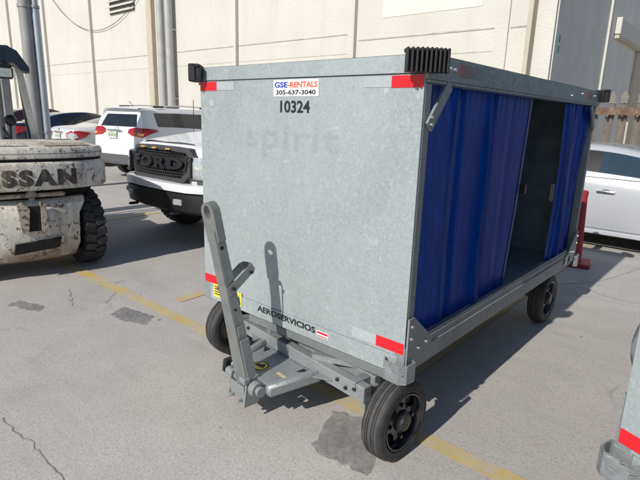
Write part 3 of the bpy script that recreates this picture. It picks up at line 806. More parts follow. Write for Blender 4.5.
    for (xa, ya, xb, yb) in ((-.27, -.078, .27, -.078), (.26, -.07, .19, -.30), (-.26, -.07, -.19, -.30)):
        b = MB(); n_ = 26
        for k in range(n_ + 1): b.sph((xa + (xb - xa) * k / n_, ya + (yb - ya) * k / n_, .249 + random.uniform(-.001, .001)), .0075, (1, 1, .6), 6)
        b.build('weld_bead', 'galv_dark', ax, 60, mt)
    for s in (-1, 1):
        for k in range(3):
            b = MB(); b.cyl((s * (.40 + k * .06), -.072, .29 - .02 * (k % 2)), (s * (.40 + k * .06), -.084, .29 - .02 * (k % 2)), .010, None, 6); b.build('bolt', 'hub', ax, 0, mt)
    # cross pin with collars, lever and stop plates
    b = MB(); b.cyl((-.16, -.365, .205), (.135, -.365, .205), .024, None, 24); b.cyl((.085, -.365, .205), (.125, -.365, .205), .041, None, 28); b.cyl((.138, -.365, .205), (.15, -.365, .205), .028, None, 20)
    b.build('cross_pin', 'galv_frame', ax, 30, mt)
    b = MB(); b.box((-.185, -.365, .225), (.03, .04, .085), (0, .2, 0), .008); b.box((-.15, -.34, .262), (.07, .035, .018), None, .004); b.cyl((-.11, -.335, .27), (-.05, -.30, .275), .012, None, 10); b.build('lock_lever', 'black_plastic', ax, 0, mt)
    b = MB()
    b.prism([(-.42, .10), (-.33, .10), (-.31, .20), (-.33, .265), (-.40, .24)], -.085, -.075, 'x'); b.prism([(-.42, .10), (-.33, .10), (-.31, .20), (-.33, .265), (-.40, .24)], .06, .072, 'x')
    b.box((-.01, -.405, .16), (.14, .012, .10), (.1, 0, 0), .002); b.box((.05, -.40, .245), (.05, .04, .03), None, .004)
    b.build('clevis', 'galv_frame', ax, 0, mt)
    b = MB()
    for x in (-.05, .03): b.cyl((x, -.412, .125), (x, -.428, .125), .011, None, 8)
    b.build('bolt', 'bolt', ax, 0, mt)
    # wheels
    make_wheel(t, (-.022, -.002, .196), R(-3.5), 1, .196); make_wheel(t, (-1.405, .16, .200), A, -1)
    make_wheel(t, (-.075, 2.27, .200), 0, 1); make_wheel(t, (-1.425, 2.27, .200), 0, -1)
    b = MB(); b.mm((-1.36, 2.24, .235), (-.14, 2.31, .30), .003); b.cyl((-1.4, 2.27, .2), (-.1, 2.27, .2), .02)
    for x in (-1.12, -.38): b.bar((x, 1.95, .33), (x, 2.59, .33), .05, .02); b.bar((x, 2.0, .325), (x, 2.27, .27), .045, .012); b.bar((x, 2.54, .325), (x, 2.27, .27), .045, .012)
    b.build('rear_axle', 'galv_dark', t, 30)
    # raised tow bar
    p0 = Vector((-.745, -.285, .155)); p1 = Vector((-.878, -.385, 1.02)); d = (p1 - p0).normalized()
    xx = Vector((1, 0, 0)); xx = (xx - d * xx.dot(d)).normalized(); yy = d.cross(xx)        # yy points away from the box? front = -yy
    if yy.y > 0: yy = -yy
    fr = Matrix((xx, yy, d)).transposed().to_4x4(); fr.translation = p0    # x across, y toward the front, z along
    ln = (p1 - p0).length
    b = MB()
    rows = []
    for s, hw, hd, off in ((0, .050, .034, 0), (.12, .049, .034, 0), (.30, .043, .032, 0), (.50, .037, .030, 0), (ln * .8, .035, .029, 0), (ln, .034, .027, 0)):
        rows.append([(-hw, -hd, s), (hw, -hd, s), (hw, hd, s), (-hw, hd, s), (-hw, -hd, s)])
    b.grid(rows); b.bm.faces.new([v for v in b.bm.verts[:4]] if False else [b.bm.verts.new(p) for p in rows[-1][:4]])
    bmesh.ops.remove_doubles(b.bm, verts=b.bm.verts, dist=1e-4)
    bmesh.ops.bevel(b.bm, geom=[e for e in b.bm.edges if abs((e.verts[0].co - e.verts[1].co).normalized().z) > .9], offset=.004, segments=2, affect='EDGES')
    # torn edge flap on the near side and a hole near the top
    bar = b.build('tow_bar', 'towbar', t, 40, fr)
    b = MB(); b.box((.0522, .0, .20), (.006, .055, .22), None, .001); b.box((.0535, .01, .36), (.005, .035, .05), (0, .06, 0)); b.build('side_plate', 'galv_frame', bar, 0, fr)
    b = MB(); b.cyl((.0345, .005, ln * .90), (.0358, .005, ln * .90), .010, None, 14); b.cyl((.0385, .005, .47), (.040, .005, .47), .007, None, 10); b.build('bolt_hole', 'black_gap', bar, 0, fr)
    # eye plate: flat, across x, hole through y
    b = MB(); n = 40; oo, ii = [], []
    zc, ro, hx, hz = ln + .095, .048, .024, .034
    for k in range(n):
        a = 2 * math.pi * k / n
        # stadium outer outline: half circle on top, straight down to the tube
        oo.append((ro * math.cos(a), zc + (ro * math.sin(a) if math.sin(a) > 0 else -0.15 * min(1, -math.sin(a) * 3.2))))
        ii.append((hx * math.cos(a), zc + hz * math.sin(a)))
    for yv, rev in ((-.022, 0), (.022, 1)):
        A1 = [b.bm.verts.new((p[0], yv, p[1])) for p in oo]; B1 = [b.bm.verts.new((p[0], yv, p[1])) for p in ii]
        for k in range(n): b.bm.faces.new((A1[k], A1[(k + 1) % n], B1[(k + 1) % n], B1[k]))
        if rev == 0: A0, B0 = A1, B1
    for k in range(n):
        b.bm.faces.new((A0[k], A0[(k + 1) % n], A1[(k + 1) % n], A1[k])); b.bm.faces.new((B0[k], B0[(k + 1) % n], B1[(k + 1) % n], B1[k]))
    bmesh.ops.bevel(b.bm, geom=[e for e in b.bm.edges if len(e.link_faces) == 2 and e.calc_face_angle(0) > 1.2], offset=.006, segments=2, affect='EDGES')
    b.build('tow_eye', 'towbar', bar, 40, fr)
    # bail: bent flat strip loop on the near side
    zb = ln * .66
    outl = [(.037, .030), (.046, .030), (.050, .0), (.050, -.155), (.036, -.175), (-.030, -.175), (-.045, -.155), (-.045, .0), (-.037, .03)]
    inn = [(.0355, .026), (.040, .024), (.044, .0), (.044, -.150), (.033, -.169), (-.027, -.169), (-.039, -.150), (-.039, .0), (-.0355, .026)]
    tilt = Matrix.Translation((0, 0, zb)) @ Matrix.Rotation(R(-24), 4, 'X') @ Matrix.Translation((0, 0, -zb))
    b = MB()
    for i in range(8): b.prism([outl[i], outl[i + 1], inn[i + 1], inn[i]], zb - .022, zb + .022)
    b.build('bail', 'towbar', bar, 0, fr @ tilt)
    b = MB(); b.cyl((.05, -.135, zb - .01), (.062, -.135, zb - .01), .009, None, 8); b.build('bolt', 'black_plastic', bar, 0, fr @ tilt)
    b = MB(); b.cyl((.05, .0, zb), (.062, .0, zb), .009, None, 8); b.build('bolt', 'black_plastic', bar, 0, fr @ tilt)
    return t
cart = make_cart(True)
tag(cart, 'galvanised baggage cart with blue side curtains, raised tow bar and fleet number 10324', 'baggage cart', 'airport baggage carts')
cart2 = make_cart(False)
cart2.location = (2.245, -.625, 0); cart2.rotation_euler = (0, 0, R(-23.6))
tag(cart2, 'second galvanised cart at an angle, only its steel bumper corner in view', 'baggage cart', 'airport baggage carts')
cart2.name = 'baggage_cart.001'
b = MB(); rows = []
for i in range(13):
    z = .78 + .20 * i / 12; o_ = .030 * math.sin(math.pi * (i / 12) ** .8) ** .7
    rows.append([(-CW + .02, .004, z), (-CW - o_ * .55, .012 + .01 * math.sin(i), z), (-CW - o_ - .004, .03, z), (-CW - o_ * .8, .20, z), (-CW - .01, .34, z)])
b.grid(rows); b.build('bent_side_sheet', 'galv_frame', cart2, 60)

# ------------------------------------------------------------------ vehicles
def lerp_tab(tab, x):
    if x <= tab[0][0]: return tab[0][1]
    for (a, va), (c, vc) in zip(tab, tab[1:]):
        if x <= c: return va + (vc - va) * (x - a) / (c - a)
    return tab[-1][1]

def car_body(root, ys, top, belt, low, half, roofw, endcols, cap0_dy, cap1_dy, paint, glass, side_win, wind, cap_win0=None, gt=.085, wheels=(), wr=.33, clad_z=None, clad_mat='cladding', sub=2, smooth_glass='glass'):
    """loft a car shell: rings of 10 points per side, end caps as ladders. Windows come out as separate meshes.
    side_win: spans (i) with side glass; wind: spans with front/rear screens; cap_win0: True if the near end has glass between belt and roof"""
    bm = bmesh.new(); rings = []
    for i, y in enumerate(ys):
        zt = lerp_tab(top, y); zb = lerp_tab(belt, y); zl = lerp_tab(low, y); w = lerp_tab(half, y); rw = lerp_tab(roofw, y)
        green = zt - zb > .16
        zm = zl + (zb - zl) * .48; zs = zb - .07
        pts = [(0, zl), (w * .86, zl), (w * .955, zl + .06), (w, zm), (w * .985, zs), (w * .945, zb)]
        if green:
            pts += [(rw + (w * .945 - rw) * .16, zt - gt), (rw - .03, zt - gt * .42), (rw * .55, zt - .008), (0, zt)]
        else:
            pts += [(w * .88, zb + (zt - zb) * .55), (w * .74, zb + (zt - zb) * .80), (w * .42, zb + (zt - zb) * .97), (0, zt)]
        ring = []
        for sgn in (1, -1):
            rr = []
            for k, (x, z) in enumerate(pts):
                if sgn == -1 and k in (0, 9): rr.append(ring[0][k]); continue
                yy = y
                if i == 0: yy += lerp_tab(cap0_dy, z)
                if i == len(ys) - 1: yy -= lerp_tab(cap1_dy, z)
                rr.append(bm.verts.new((sgn * x, yy, z)))
            ring.append(rr)
        rings.append(ring)
    for i in range(len(ys) - 1):
        for s in (0, 1):
            for k in range(9):
                q = [rings[i][s][k], rings[i + 1][s][k], rings[i + 1][s][k + 1], rings[i][s][k + 1]]
                if s: q = q[::-1]
                f = bm.faces.new(q); f.material_index = 0
                if k == 5 and i in side_win: f.material_index = 1
                if k == 5 and i not in side_win and (i - 1) in side_win and (i + 1) in side_win: f.material_index = 4
                if k in (7, 8) and i in wind: f.material_index = 1
                if k == 0: f.material_index = 2
    for i, fl in ((0, 0), (len(ys) - 1, 1)):
        rg = rings[i]; cols = []
        for k in range(10):
            if k in (0, 9): cols.append([rg[0][k]] * 5); continue
            a, c = rg[1][k], rg[0][k]; row = [a]
            for tt in (-endcols, 0, endcols):
                x = tt * c.co.x; bulge = .0 if tt else -.03
                row.append(bm.verts.new((x, c.co.y + (bulge if fl == 0 else -bulge) - (.02 if fl == 0 else -.02), c.co.z)))
            row.append(c); cols.append(row)
        for k in range(9):
            for c in range(4):
                q = [cols[k][c], cols[k][c + 1], cols[k + 1][c + 1], cols[k + 1][c]]
                u = []
                for v in q:
                    if v not in u: u.append(v)
                if len(u) < 3: continue
                if fl: u = u[::-1]
                f = bm.faces.new(u)
                if fl == 0 and cap_win0 and k == 5 and c in (1, 2): f.material_index = 1
    me = bpy.data.meshes.new('shell'); bm.to_mesh(me); bm.free()
    for mm_ in (paint, glass, 'well', clad_mat, 'black_plastic'): me.materials.append(M[mm_])
    o = bpy.data.objects.new('shell', me); col.objects.link(o)
    md = o.modifiers.new('s', 'SUBSURF'); md.levels = sub; md.render_levels = sub
    tmp = []
    for (wy, wx) in wheels:
        b = MB(); b.cyl((wx - .16, wy, wr + .01), (wx + .3, wy, wr + .01), wr + .045, None, 32) if wx > 0 else b.cyl((wx - .3, wy, wr + .01), (wx + .16, wy, wr + .01), wr + .045, None, 32)
        me2 = bpy.data.meshes.new('c'); b.bm.to_mesh(me2); b.bm.free()
        for mm_ in (paint, glass, 'well', clad_mat, 'black_plastic'): me2.materials.append(M[mm_])
        for p in me2.polygons: p.material_index = 2
        c = bpy.data.objects.new('c', me2); col.objects.link(c); tmp.append(c)
        bo = o.modifiers.new('b', 'BOOLEAN'); bo.operation = 'DIFFERENCE'; bo.object = c; bo.solver = 'EXACT'
    dg = bpy.context.evaluated_depsgraph_get(); dg.update()
    res = bpy.data.meshes.new_from_object(o.evaluated_get(dg))
    bpy.data.objects.remove(o)
    for c in tmp: bpy.data.objects.remove(c)
    bvh_bm = bmesh.new(); bvh_bm.from_mesh(res); bvh = BVHTree.FromBMesh(bvh_bm)
    bvh_bm.faces.ensure_lookup_table()
    if clad_z:
        for f in bvh_bm.faces:
            if f.material_index == 0 and f.calc_center_median().z < clad_z: f.material_index = 3
    # split into islands by material
    def extract(idx, name, mat, islands, flat=False):
        fs = [f for f in bvh_bm.faces if f.material_index == idx]
        groups = []
        if not islands: groups = [fs]
        else:
            left = set(fs)
            while left:
                st = [left.pop()]; g = list(st)
                while st:
                    f = st.pop()
                    for e in f.edges:
                        for h in e.link_faces:
                            if h in left: left.remove(h); st.append(h); g.append(h)
                groups.append(g)
        for g in groups:
            if not g: continue
            nb = bmesh.new(); mp = {}
            for f in g:
                vs = []
                for v in f.verts:
                    if v.index not in mp: mp[v.index] = nb.verts.new(v.co)
                    vs.append(mp[v.index])
                try: nb.faces.new(vs)
                except ValueError: pass
            m2 = bpy.data.meshes.new(name); nb.to_mesh(m2); nb.free()
            cz = sum(v.co.y for v in m2.vertices) / len(m2.vertices)
            sx = max(v.co.x for v in m2.vertices) - min(v.co.x for v in m2.vertices)
            nm = name
            if name == 'window' and sx > .8: nm = 'screen'
            link_mesh(nm, m2, mat, root, 45)
    bvh_bm.verts.index_update()
    extract(0, 'body', paint, False); extract(1, 'window', glass, True); extract(2, 'underbody', 'well', False)
    extract(4, 'window_pillar', 'black_plastic', True)
    if clad_z: extract(3, 'lower_cladding', clad_mat, False)
    bvh_bm.free()
    return bvh

def patch(bvh, pts, O, U, V, D, off, name, mat, parent, inner=6, sub=4):
    """lay an outline (u, v) onto the shell by casting along D; fills as rings toward the centroid"""
    O = Vector(O); U = Vector(U).normalized(); V = Vector(V).normalized(); D = Vector(D).normalized()
    out = []
    n = len(pts)
    for i in range(n):
        a = Vector(pts[i]); c = Vector(pts[(i + 1) % n])
        for k in range(sub): out.append(a.lerp(c, k / sub))
    cx = sum((p for p in out), Vector((0, 0))) / len(out)
    b = MB(); rows = []
    def cast(p):
        o = O + U * p.x + V * p.y; h = bvh.ray_cast(o, D)
        if h[0] is None:
            h = bvh.find_nearest(o); return h[0] + h[1] * off
        return h[0] - D * off
    for r in range(inner):
        f = 1 - r / inner
        rows.append([b.bm.verts.new(cast(cx + (p - cx) * f)) for p in out])
    cv = b.bm.verts.new(cast(cx))
    m_ = len(out)
    for r in range(inner - 1):
        for k in range(m_): b.bm.faces.new((rows[r][k], rows[r][(k + 1) % m_], rows[r + 1][(k + 1) % m_], rows[r + 1][k]))
    for k in range(m_): b.bm.faces.new((rows[-1][k], rows[-1][(k + 1) % m_], cv))
    # skirt so that the piece has thickness
    back = [b.bm.verts.new(v.co + D * (off + .01)) for v in rows[0]]
    for k in range(m_): b.bm.faces.new((rows[0][k], back[k], back[(k + 1) % m_], rows[0][(k + 1) % m_]))
    return b.build(name, mat, parent, 40)

def car_wheel(parent, x, y, r, w, spokes=5, mat='rim_alloy', block=False):
    s = 1 if x > 0 else -1
    mt = Matrix.Translation((x, y, r)) @ (Matrix.Identity(4) if s > 0 else Matrix.Rotation(math.pi, 4, 'Z'))
    h = w / 2; b = MB()
    b.lathe([(-h + .01, r * .68), (-h, r * .82), (-h + .01, r * .95), (-h + .03, r), (-.03, r), (-.028, r - .008), (-.018, r - .008), (-.016, r), (.016, r), (.018, r - .008), (.028, r - .008), (.03, r), (h - .03, r), (h - .01, r * .95), (h, r * .82), (h - .01, r * .68), (h - .05, r * .66), (h - .09, r * .6), (h - .09, .001)], 48)
    if block:
        for k in range(40):
            a = 2 * math.pi * k / 40
            for u in (-.08, 0, .08):
                b.box((u, (r + .002) * math.cos(a + u), (r + .002) * math.sin(a + u)), (.065, .012, .035), (a + u, 0, 0))
    t = b.build('wheel', 'tyre', parent, 40, mt)
    b = MB(); b.lathe([(h - .012, r * .70), (h - .006, r * .68), (h - .03, r * .64)], 40)
    for k in range(spokes):
        a = 2 * math.pi * k / spokes
        b.box((h - .03, .37 * r * math.cos(a), .37 * r * math.sin(a)), (.03, r * .56, r * .15), (a, 0, 0), .006)
    b.cyl((h - .045, 0, 0), (h - .01, 0, 0), r * .17, None, 20)
    b.build('rim', mat, t, 35, mt)
M['rim_alloy'] = simple('alloy_rim', (.45, .46, .47), .3, .8)

def plate(parent, c, rz=0):
    b = MB(); b.box((0, 0, 0), (.305, .012, .155), None, .004); o = b.build('licence_plate', 'plate', parent, 0, Matrix.Translation(c) @ Matrix.Rotation(rz, 4, 'Z'))
    b = MB(); b.box((0, -.0075, 0), (.09, .002, .05), None); b.box((-.10, -.0075, 0), (.05, .002, .07)); b.box((.10, -.0075, 0), (.05, .002, .07)); b.box((0, -.0075, .06), (.16, .002, .014))
    b.build('plate_mark', 'plate_mark', o, 0, Matrix.Translation(c) @ Matrix.Rotation(rz, 4, 'Z'))

def build_suv():
    t = empty('suv', (-10.28, 3.95, 0), R(10), 'white compact suv seen from behind with roof rails, red tail lamps and dark rear window', 'suv', 'cars parked along the wall')
    ys = [.0, .10, .42, 1.12, 1.18, 2.05, 2.13, 2.62, 3.35, 3.8, 4.30, 4.55, 4.62]
    top = [(0, 1.62), (.1, 1.645), (.4, 1.66), (1.5, 1.68), (2.4, 1.66), (2.62, 1.62), (3.35, 1.12), (4.2, 1.02), (4.55, .86), (4.62, .70)]
    belt = [(0, 1.17), (.6, 1.18), (1.6, 1.12), (3.35, 1.02), (4.3, .95), (4.55, .80), (4.62, .64)]
    low = [(0, .36), (.5, .25), (4.2, .24), (4.62, .32)]
    half = [(0, .86), (.1, .905), (.4, .93), (3.6, .93), (4.3, .87), (4.55, .72), (4.62, .55)]
    roofw = [(0, .60), (.4, .655), (2.6, .62)]
    dy = [(.3, -.02), (.60, -.05), (.72, .03), (1.1, .04), (1.2, .06), (1.60, .26), (1.7, .28)]
    bvh = car_body(t, ys, top, belt, low, half, roofw, .95, dy, [(0, 0)], 'paint_white', 'glass', (2, 4, 6, 7), (7,), True, .055,
                   [(.95, .80), (.95, -.80), (3.62, .80), (3.62, -.80)], .345, .60)
    # rear spoiler
    b = MB(); rows = []
    for u in [i / 12 for i in range(13)]:
        x = -.60 + 1.2 * u; c = .05 * (1 - (2 * u - 1) ** 2)
        rows.append([(x, .42 - c, 1.664 + c * .3), (x, .16 - c, 1.640 + c * .3), (x, .13 - c, 1.622 + c * .3), (x, .36, 1.585)])
    b.grid(rows); b.build('spoiler', 'paint_white', t, 60)
    # roof rails
    for s in (-1, 1):
        b = MB(); b.tube([(s * .60, .72, 1.70), (s * .60, 1.4, 1.725), (s * .59, 2.2, 1.71)], .014, 8); rl = b.build('roof_rail', 'paint_silver', t, 40)
        for yy in (.74, 2.25):
            b = MB(); b.box((s * .60, yy, 1.685), (.05, .30, .045), None, .012); b.build('rail_foot', 'black_plastic', rl, 40)
    b = MB(); b.tube([(-.1, .62, 1.66), (-.13, .50, 1.80)], .006, 6); b.sph((-.1, .63, 1.665), .03, (1, 1.6, .5), 10); b.build('aerial', 'black_plastic', t)
    # tail lamps, wrapped on the corner
    D = Vector((-1, 1, 0))
    pts = [(-.36, 1.09), (-.27, 1.03), (-.02, .995), (.10, 1.05), (.33, 1.14), (.28, 1.175), (.08, 1.20), (-.20, 1.215), (-.33, 1.17)]
    for s in (1, -1):
        q = [(p[0], p[1]) for p in pts]
        if s < 0: q = [(-p[0], p[1]) for p in pts]
        lamp = patch(bvh, q, (s * 1.9, -1.0, 0), (1, s, 0), (0, 0, 1), (-s, 1, 0), .012, 'tail_lamp', 'lamp_red', t, 8, 5)
        q2 = [(s * a, z) for a, z in ((-.13, 1.05), (-.02, 1.035), (.03, 1.075), (-.10, 1.095))]
        patch(bvh, q2, (s * 1.9, -1.0, 0), (1, s, 0), (0, 0, 1), (-s, 1, 0), .02, 'lamp_insert', 'lamp_amber', lamp, 4, 3)
        q3 = [(s * a, z) for a, z in ((-.17, .49), (.02, .50), (.06, .585), (-.02, .575))]
        patch(bvh, q3, (s * 1.9, -1.0, 0), (1, s, 0), (0, 0, 1), (-s, 1, 0), .012, 'reflector', 'lamp_red', t, 4, 3)
    plate(t, (-.12, -.03, 1.03))
    b = MB(); b.box((-.05, -.03, 1.135), (.50, .03, .035), None, .01); b.build('handle_trim', 'chrome', t)
    b = MB(); b.lathe([(-.047, .055), (-.05, .042)], 24, (0, 0, 0), 'y'); b.build('badge', 'chrome', t, 0, Matrix.Translation((0, .045, 1.185)))
    b = MB(); b.bar((.0, .075, 1.25), (.34, .11, 1.30), .018, .012); b.build('wiper', 'black_plastic', t)
    b = MB(); b.mm((.30, -.008, .735), (.46, .0, .75)); b.mm((-.52, -.008, .75), (-.42, .0, .765)); b.build('model_badge', 'chrome', t, 0)
    for s in (1, -1):
        for y in (.95, 3.62): car_wheel(t, s * .83, y, .345, .22)
        b = MB(); b.box((s * 1.02, 2.95, 1.10), (.20, .11, .15), None, .03, 2); b.build('mirror', 'paint_white', t)
        b = MB(); b.box((s * .93, 1.75, .92), (.02, .18, .03), None, .008); b.box((s * .93, 2.75, .92), (.02, .18, .03), None, .008); b.build('door_handle', 'paint_white', t)
build_suv()

def build_sedan(nm, loc, rz, label, paint, glass, lamps=True, kind=0, L_=4.75, roof=1.46, group='cars parked along the wall', wide=.90):
    t = empty(nm, loc, rz, label, 'car', group)
    k = L_ / 4.75
    ys = [0, .08, .28, .52, .78, 1.55, 2.45, 2.53, 3.15, 3.75, 4.15, 4.50, 4.70, 4.75]
    ys = [y * k for y in ys]
    top = [(0, 1.04), (.08, 1.09), (.3, 1.12), (.6, 1.14), (.78, 1.16), (1.55, roof - .035), (2.1, roof), (2.6, roof), (3.15, roof - .06), (3.75, 1.0), (4.5, .82), (4.7, .70), (4.75, .62)]
    belt = [(0, .99), (.1, 1.03), (.78, 1.04), (1.55, 1.0), (3.05, .92), (3.75, .90), (4.5, .74), (4.75, .56)]
    low = [(0, .34), (.5, .22), (4.2, .2), (4.75, .26)]
    half = [(0, .74), (.08, .82), (.3, .88), (.8, .905), (3.75, .905), (4.5, .80), (4.7, .66), (4.75, .5)]
    half = [(a, v * wide / .905) for a, v in half]
    f = lambda tb: [(a * k, v) for a, v in tb]
    roofw = f([(.78, .70), (1.55, .60), (3.05, .585), (3.75, .7)])
    dy = [(.3, .0), (.55, -.05), (.8, .0), (.97, .03), (1.2, .06)]
    bvh = car_body(t, ys, f(top), f(belt), f(low), f(half), roofw, .80, dy, [(0, 0)], paint, glass, (5, 7, 8), (4, 8), None, .03,
                   [(1.0 * k, .78), (1.0 * k, -.78), (3.85 * k, .78), (3.85 * k, -.78)], .33)
    for s in (1, -1):
        if lamps:
            pts = [(-.32, .93), (-.30, .80), (-.05, .73), (.22, .83), (.32, .96), (.10, 1.0), (-.12, 1.0)]
            lamp = patch(bvh, [(s * a, z) for a, z in pts], (s * 1.9, -1.0, 0), (1, s, 0), (0, 0, 1), (-s, 1, 0), .012, 'tail_lamp', 'lamp_red', t, 6, 4)
            if kind == 1:
                patch(bvh, [(s * a, z) for a, z in ((-.28, .90), (-.25, .80), (-.07, .76), (.07, .82), (.02, .92), (-.12, .95))], (s * 1.9, -1.0, 0), (1, s, 0), (0, 0, 1), (-s, 1, 0), .02, 'lamp_insert', 'lamp_clear', lamp, 4, 3)
        for y in (1.0, 3.85): car_wheel(t, s * .80 * wide / .905, y * k, .33, .21)
        b = MB(); b.box((s * (wide + .10), 3.45 * k, 1.0), (.19, .10, .13), None, .03, 2); b.build('mirror', paint, t)
        for y in (1.85, 2.75):
            b = MB(); x = s * (wide - .006); y = y * k
            b.tube([(x - s * .02, y - .11, .765), (x + s * .022, y - .09, .768), (x + s * .028, y, .772), (x + s * .022, y + .09, .768), (x - s * .02, y + .11, .765)], .013, 8); b.build('door_handle', 'chrome' if 'silver' in paint else paint, t)
            b = MB(); b.sph((x - s * .012, y, .768), .05, (.22, 1.3, .6), 14); b.build('handle_recess', 'cladding', t)
        b = MB(); b.sph((0, 0, 0), .1, (1, 1, .6), 12)
        b.bm.free()
    plate(t, (0, -.06, .84))
    b = MB(); b.box((0, -.04, .95), (.50, .03, .045), None, .008); b.build('trunk_trim', 'chrome', t)
    b = MB(); b.box((0, -.01, 1.02), (.10, .02, .05), None, .01); b.build('badge', 'chrome', t)
    return t, bvh
build_sedan('sedan', (-13.95, 4.15, 0), 0, 'white sedan seen from behind with clear and red tail lamps, beside the white suv', 'paint_offwhite', 'glass', True, 1, wide=.905)
build_sedan('sedan', (-18.0, 4.0, 0), 0, 'navy blue sedan parked between the utility pole and the white sedan', 'paint_navy', 'glass', True, 0, roof=1.50)
build_sedan('sedan', (-21.6, 4.0, 0), 0, 'dark maroon car with blue tinted windows, furthest left of the parked cars', 'paint_maroon', 'glass', True, 0, roof=1.60)

# silver sedan, side on: local +y (nose) points to world +X
ts, bv = build_sedan('sedan', (-3.05, 6.12, 0), R(-90), 'silver sedan standing side on at right in front of the palisade fence', 'paint_silver', 'glass_blue', True, 0, L_=4.7, roof=1.35, group=None, wide=.905)
for z, dx, nm in ((.245, .0, 'sill_trim'),):
    for s in (1, -1):
        b = MB(); b.mm((s * .86, 1.4, .215), (s * .895, 3.4, .275), .01); b.build('sill_trim', 'paint_silver', ts, 30)
# thin shut lines and window surround
for s in (1, -1):
    b = MB()
    def sl(y, z):
        h = bv.ray_cast(Vector((s * 2, y, z)), Vector((-s, 0, 0))); return h[0] + Vector((s * .002, 0, 0)) if h[0] else None
    for y0, y1 in ((2.42, 2.38), (3.45, 3.48)):
        L0 = [sl(y0 + (y1 - y0) * i / 12, .30 + .60 * i / 12) for i in range(13)]; L0 = [p for p in L0 if p]
        b.grid([[p + Vector((0, -.003, 0)) for p in L0], [p + Vector((0, .003, 0)) for p in L0]])
    b.build('door_gap', 'black_gap', ts, 0)
    b = MB(); L0 = [sl(1.2 + 2.2 * i / 20, .955 - .035 * i / 20) for i in range(21)]; L0 = [p for p in L0 if p]
    b.grid([[p + Vector((s * .004, 0, -.004)) for p in L0], [p + Vector((s * .006, 0, .004)) for p in L0]]); b.build('window_trim', 'black_plastic', ts, 0)

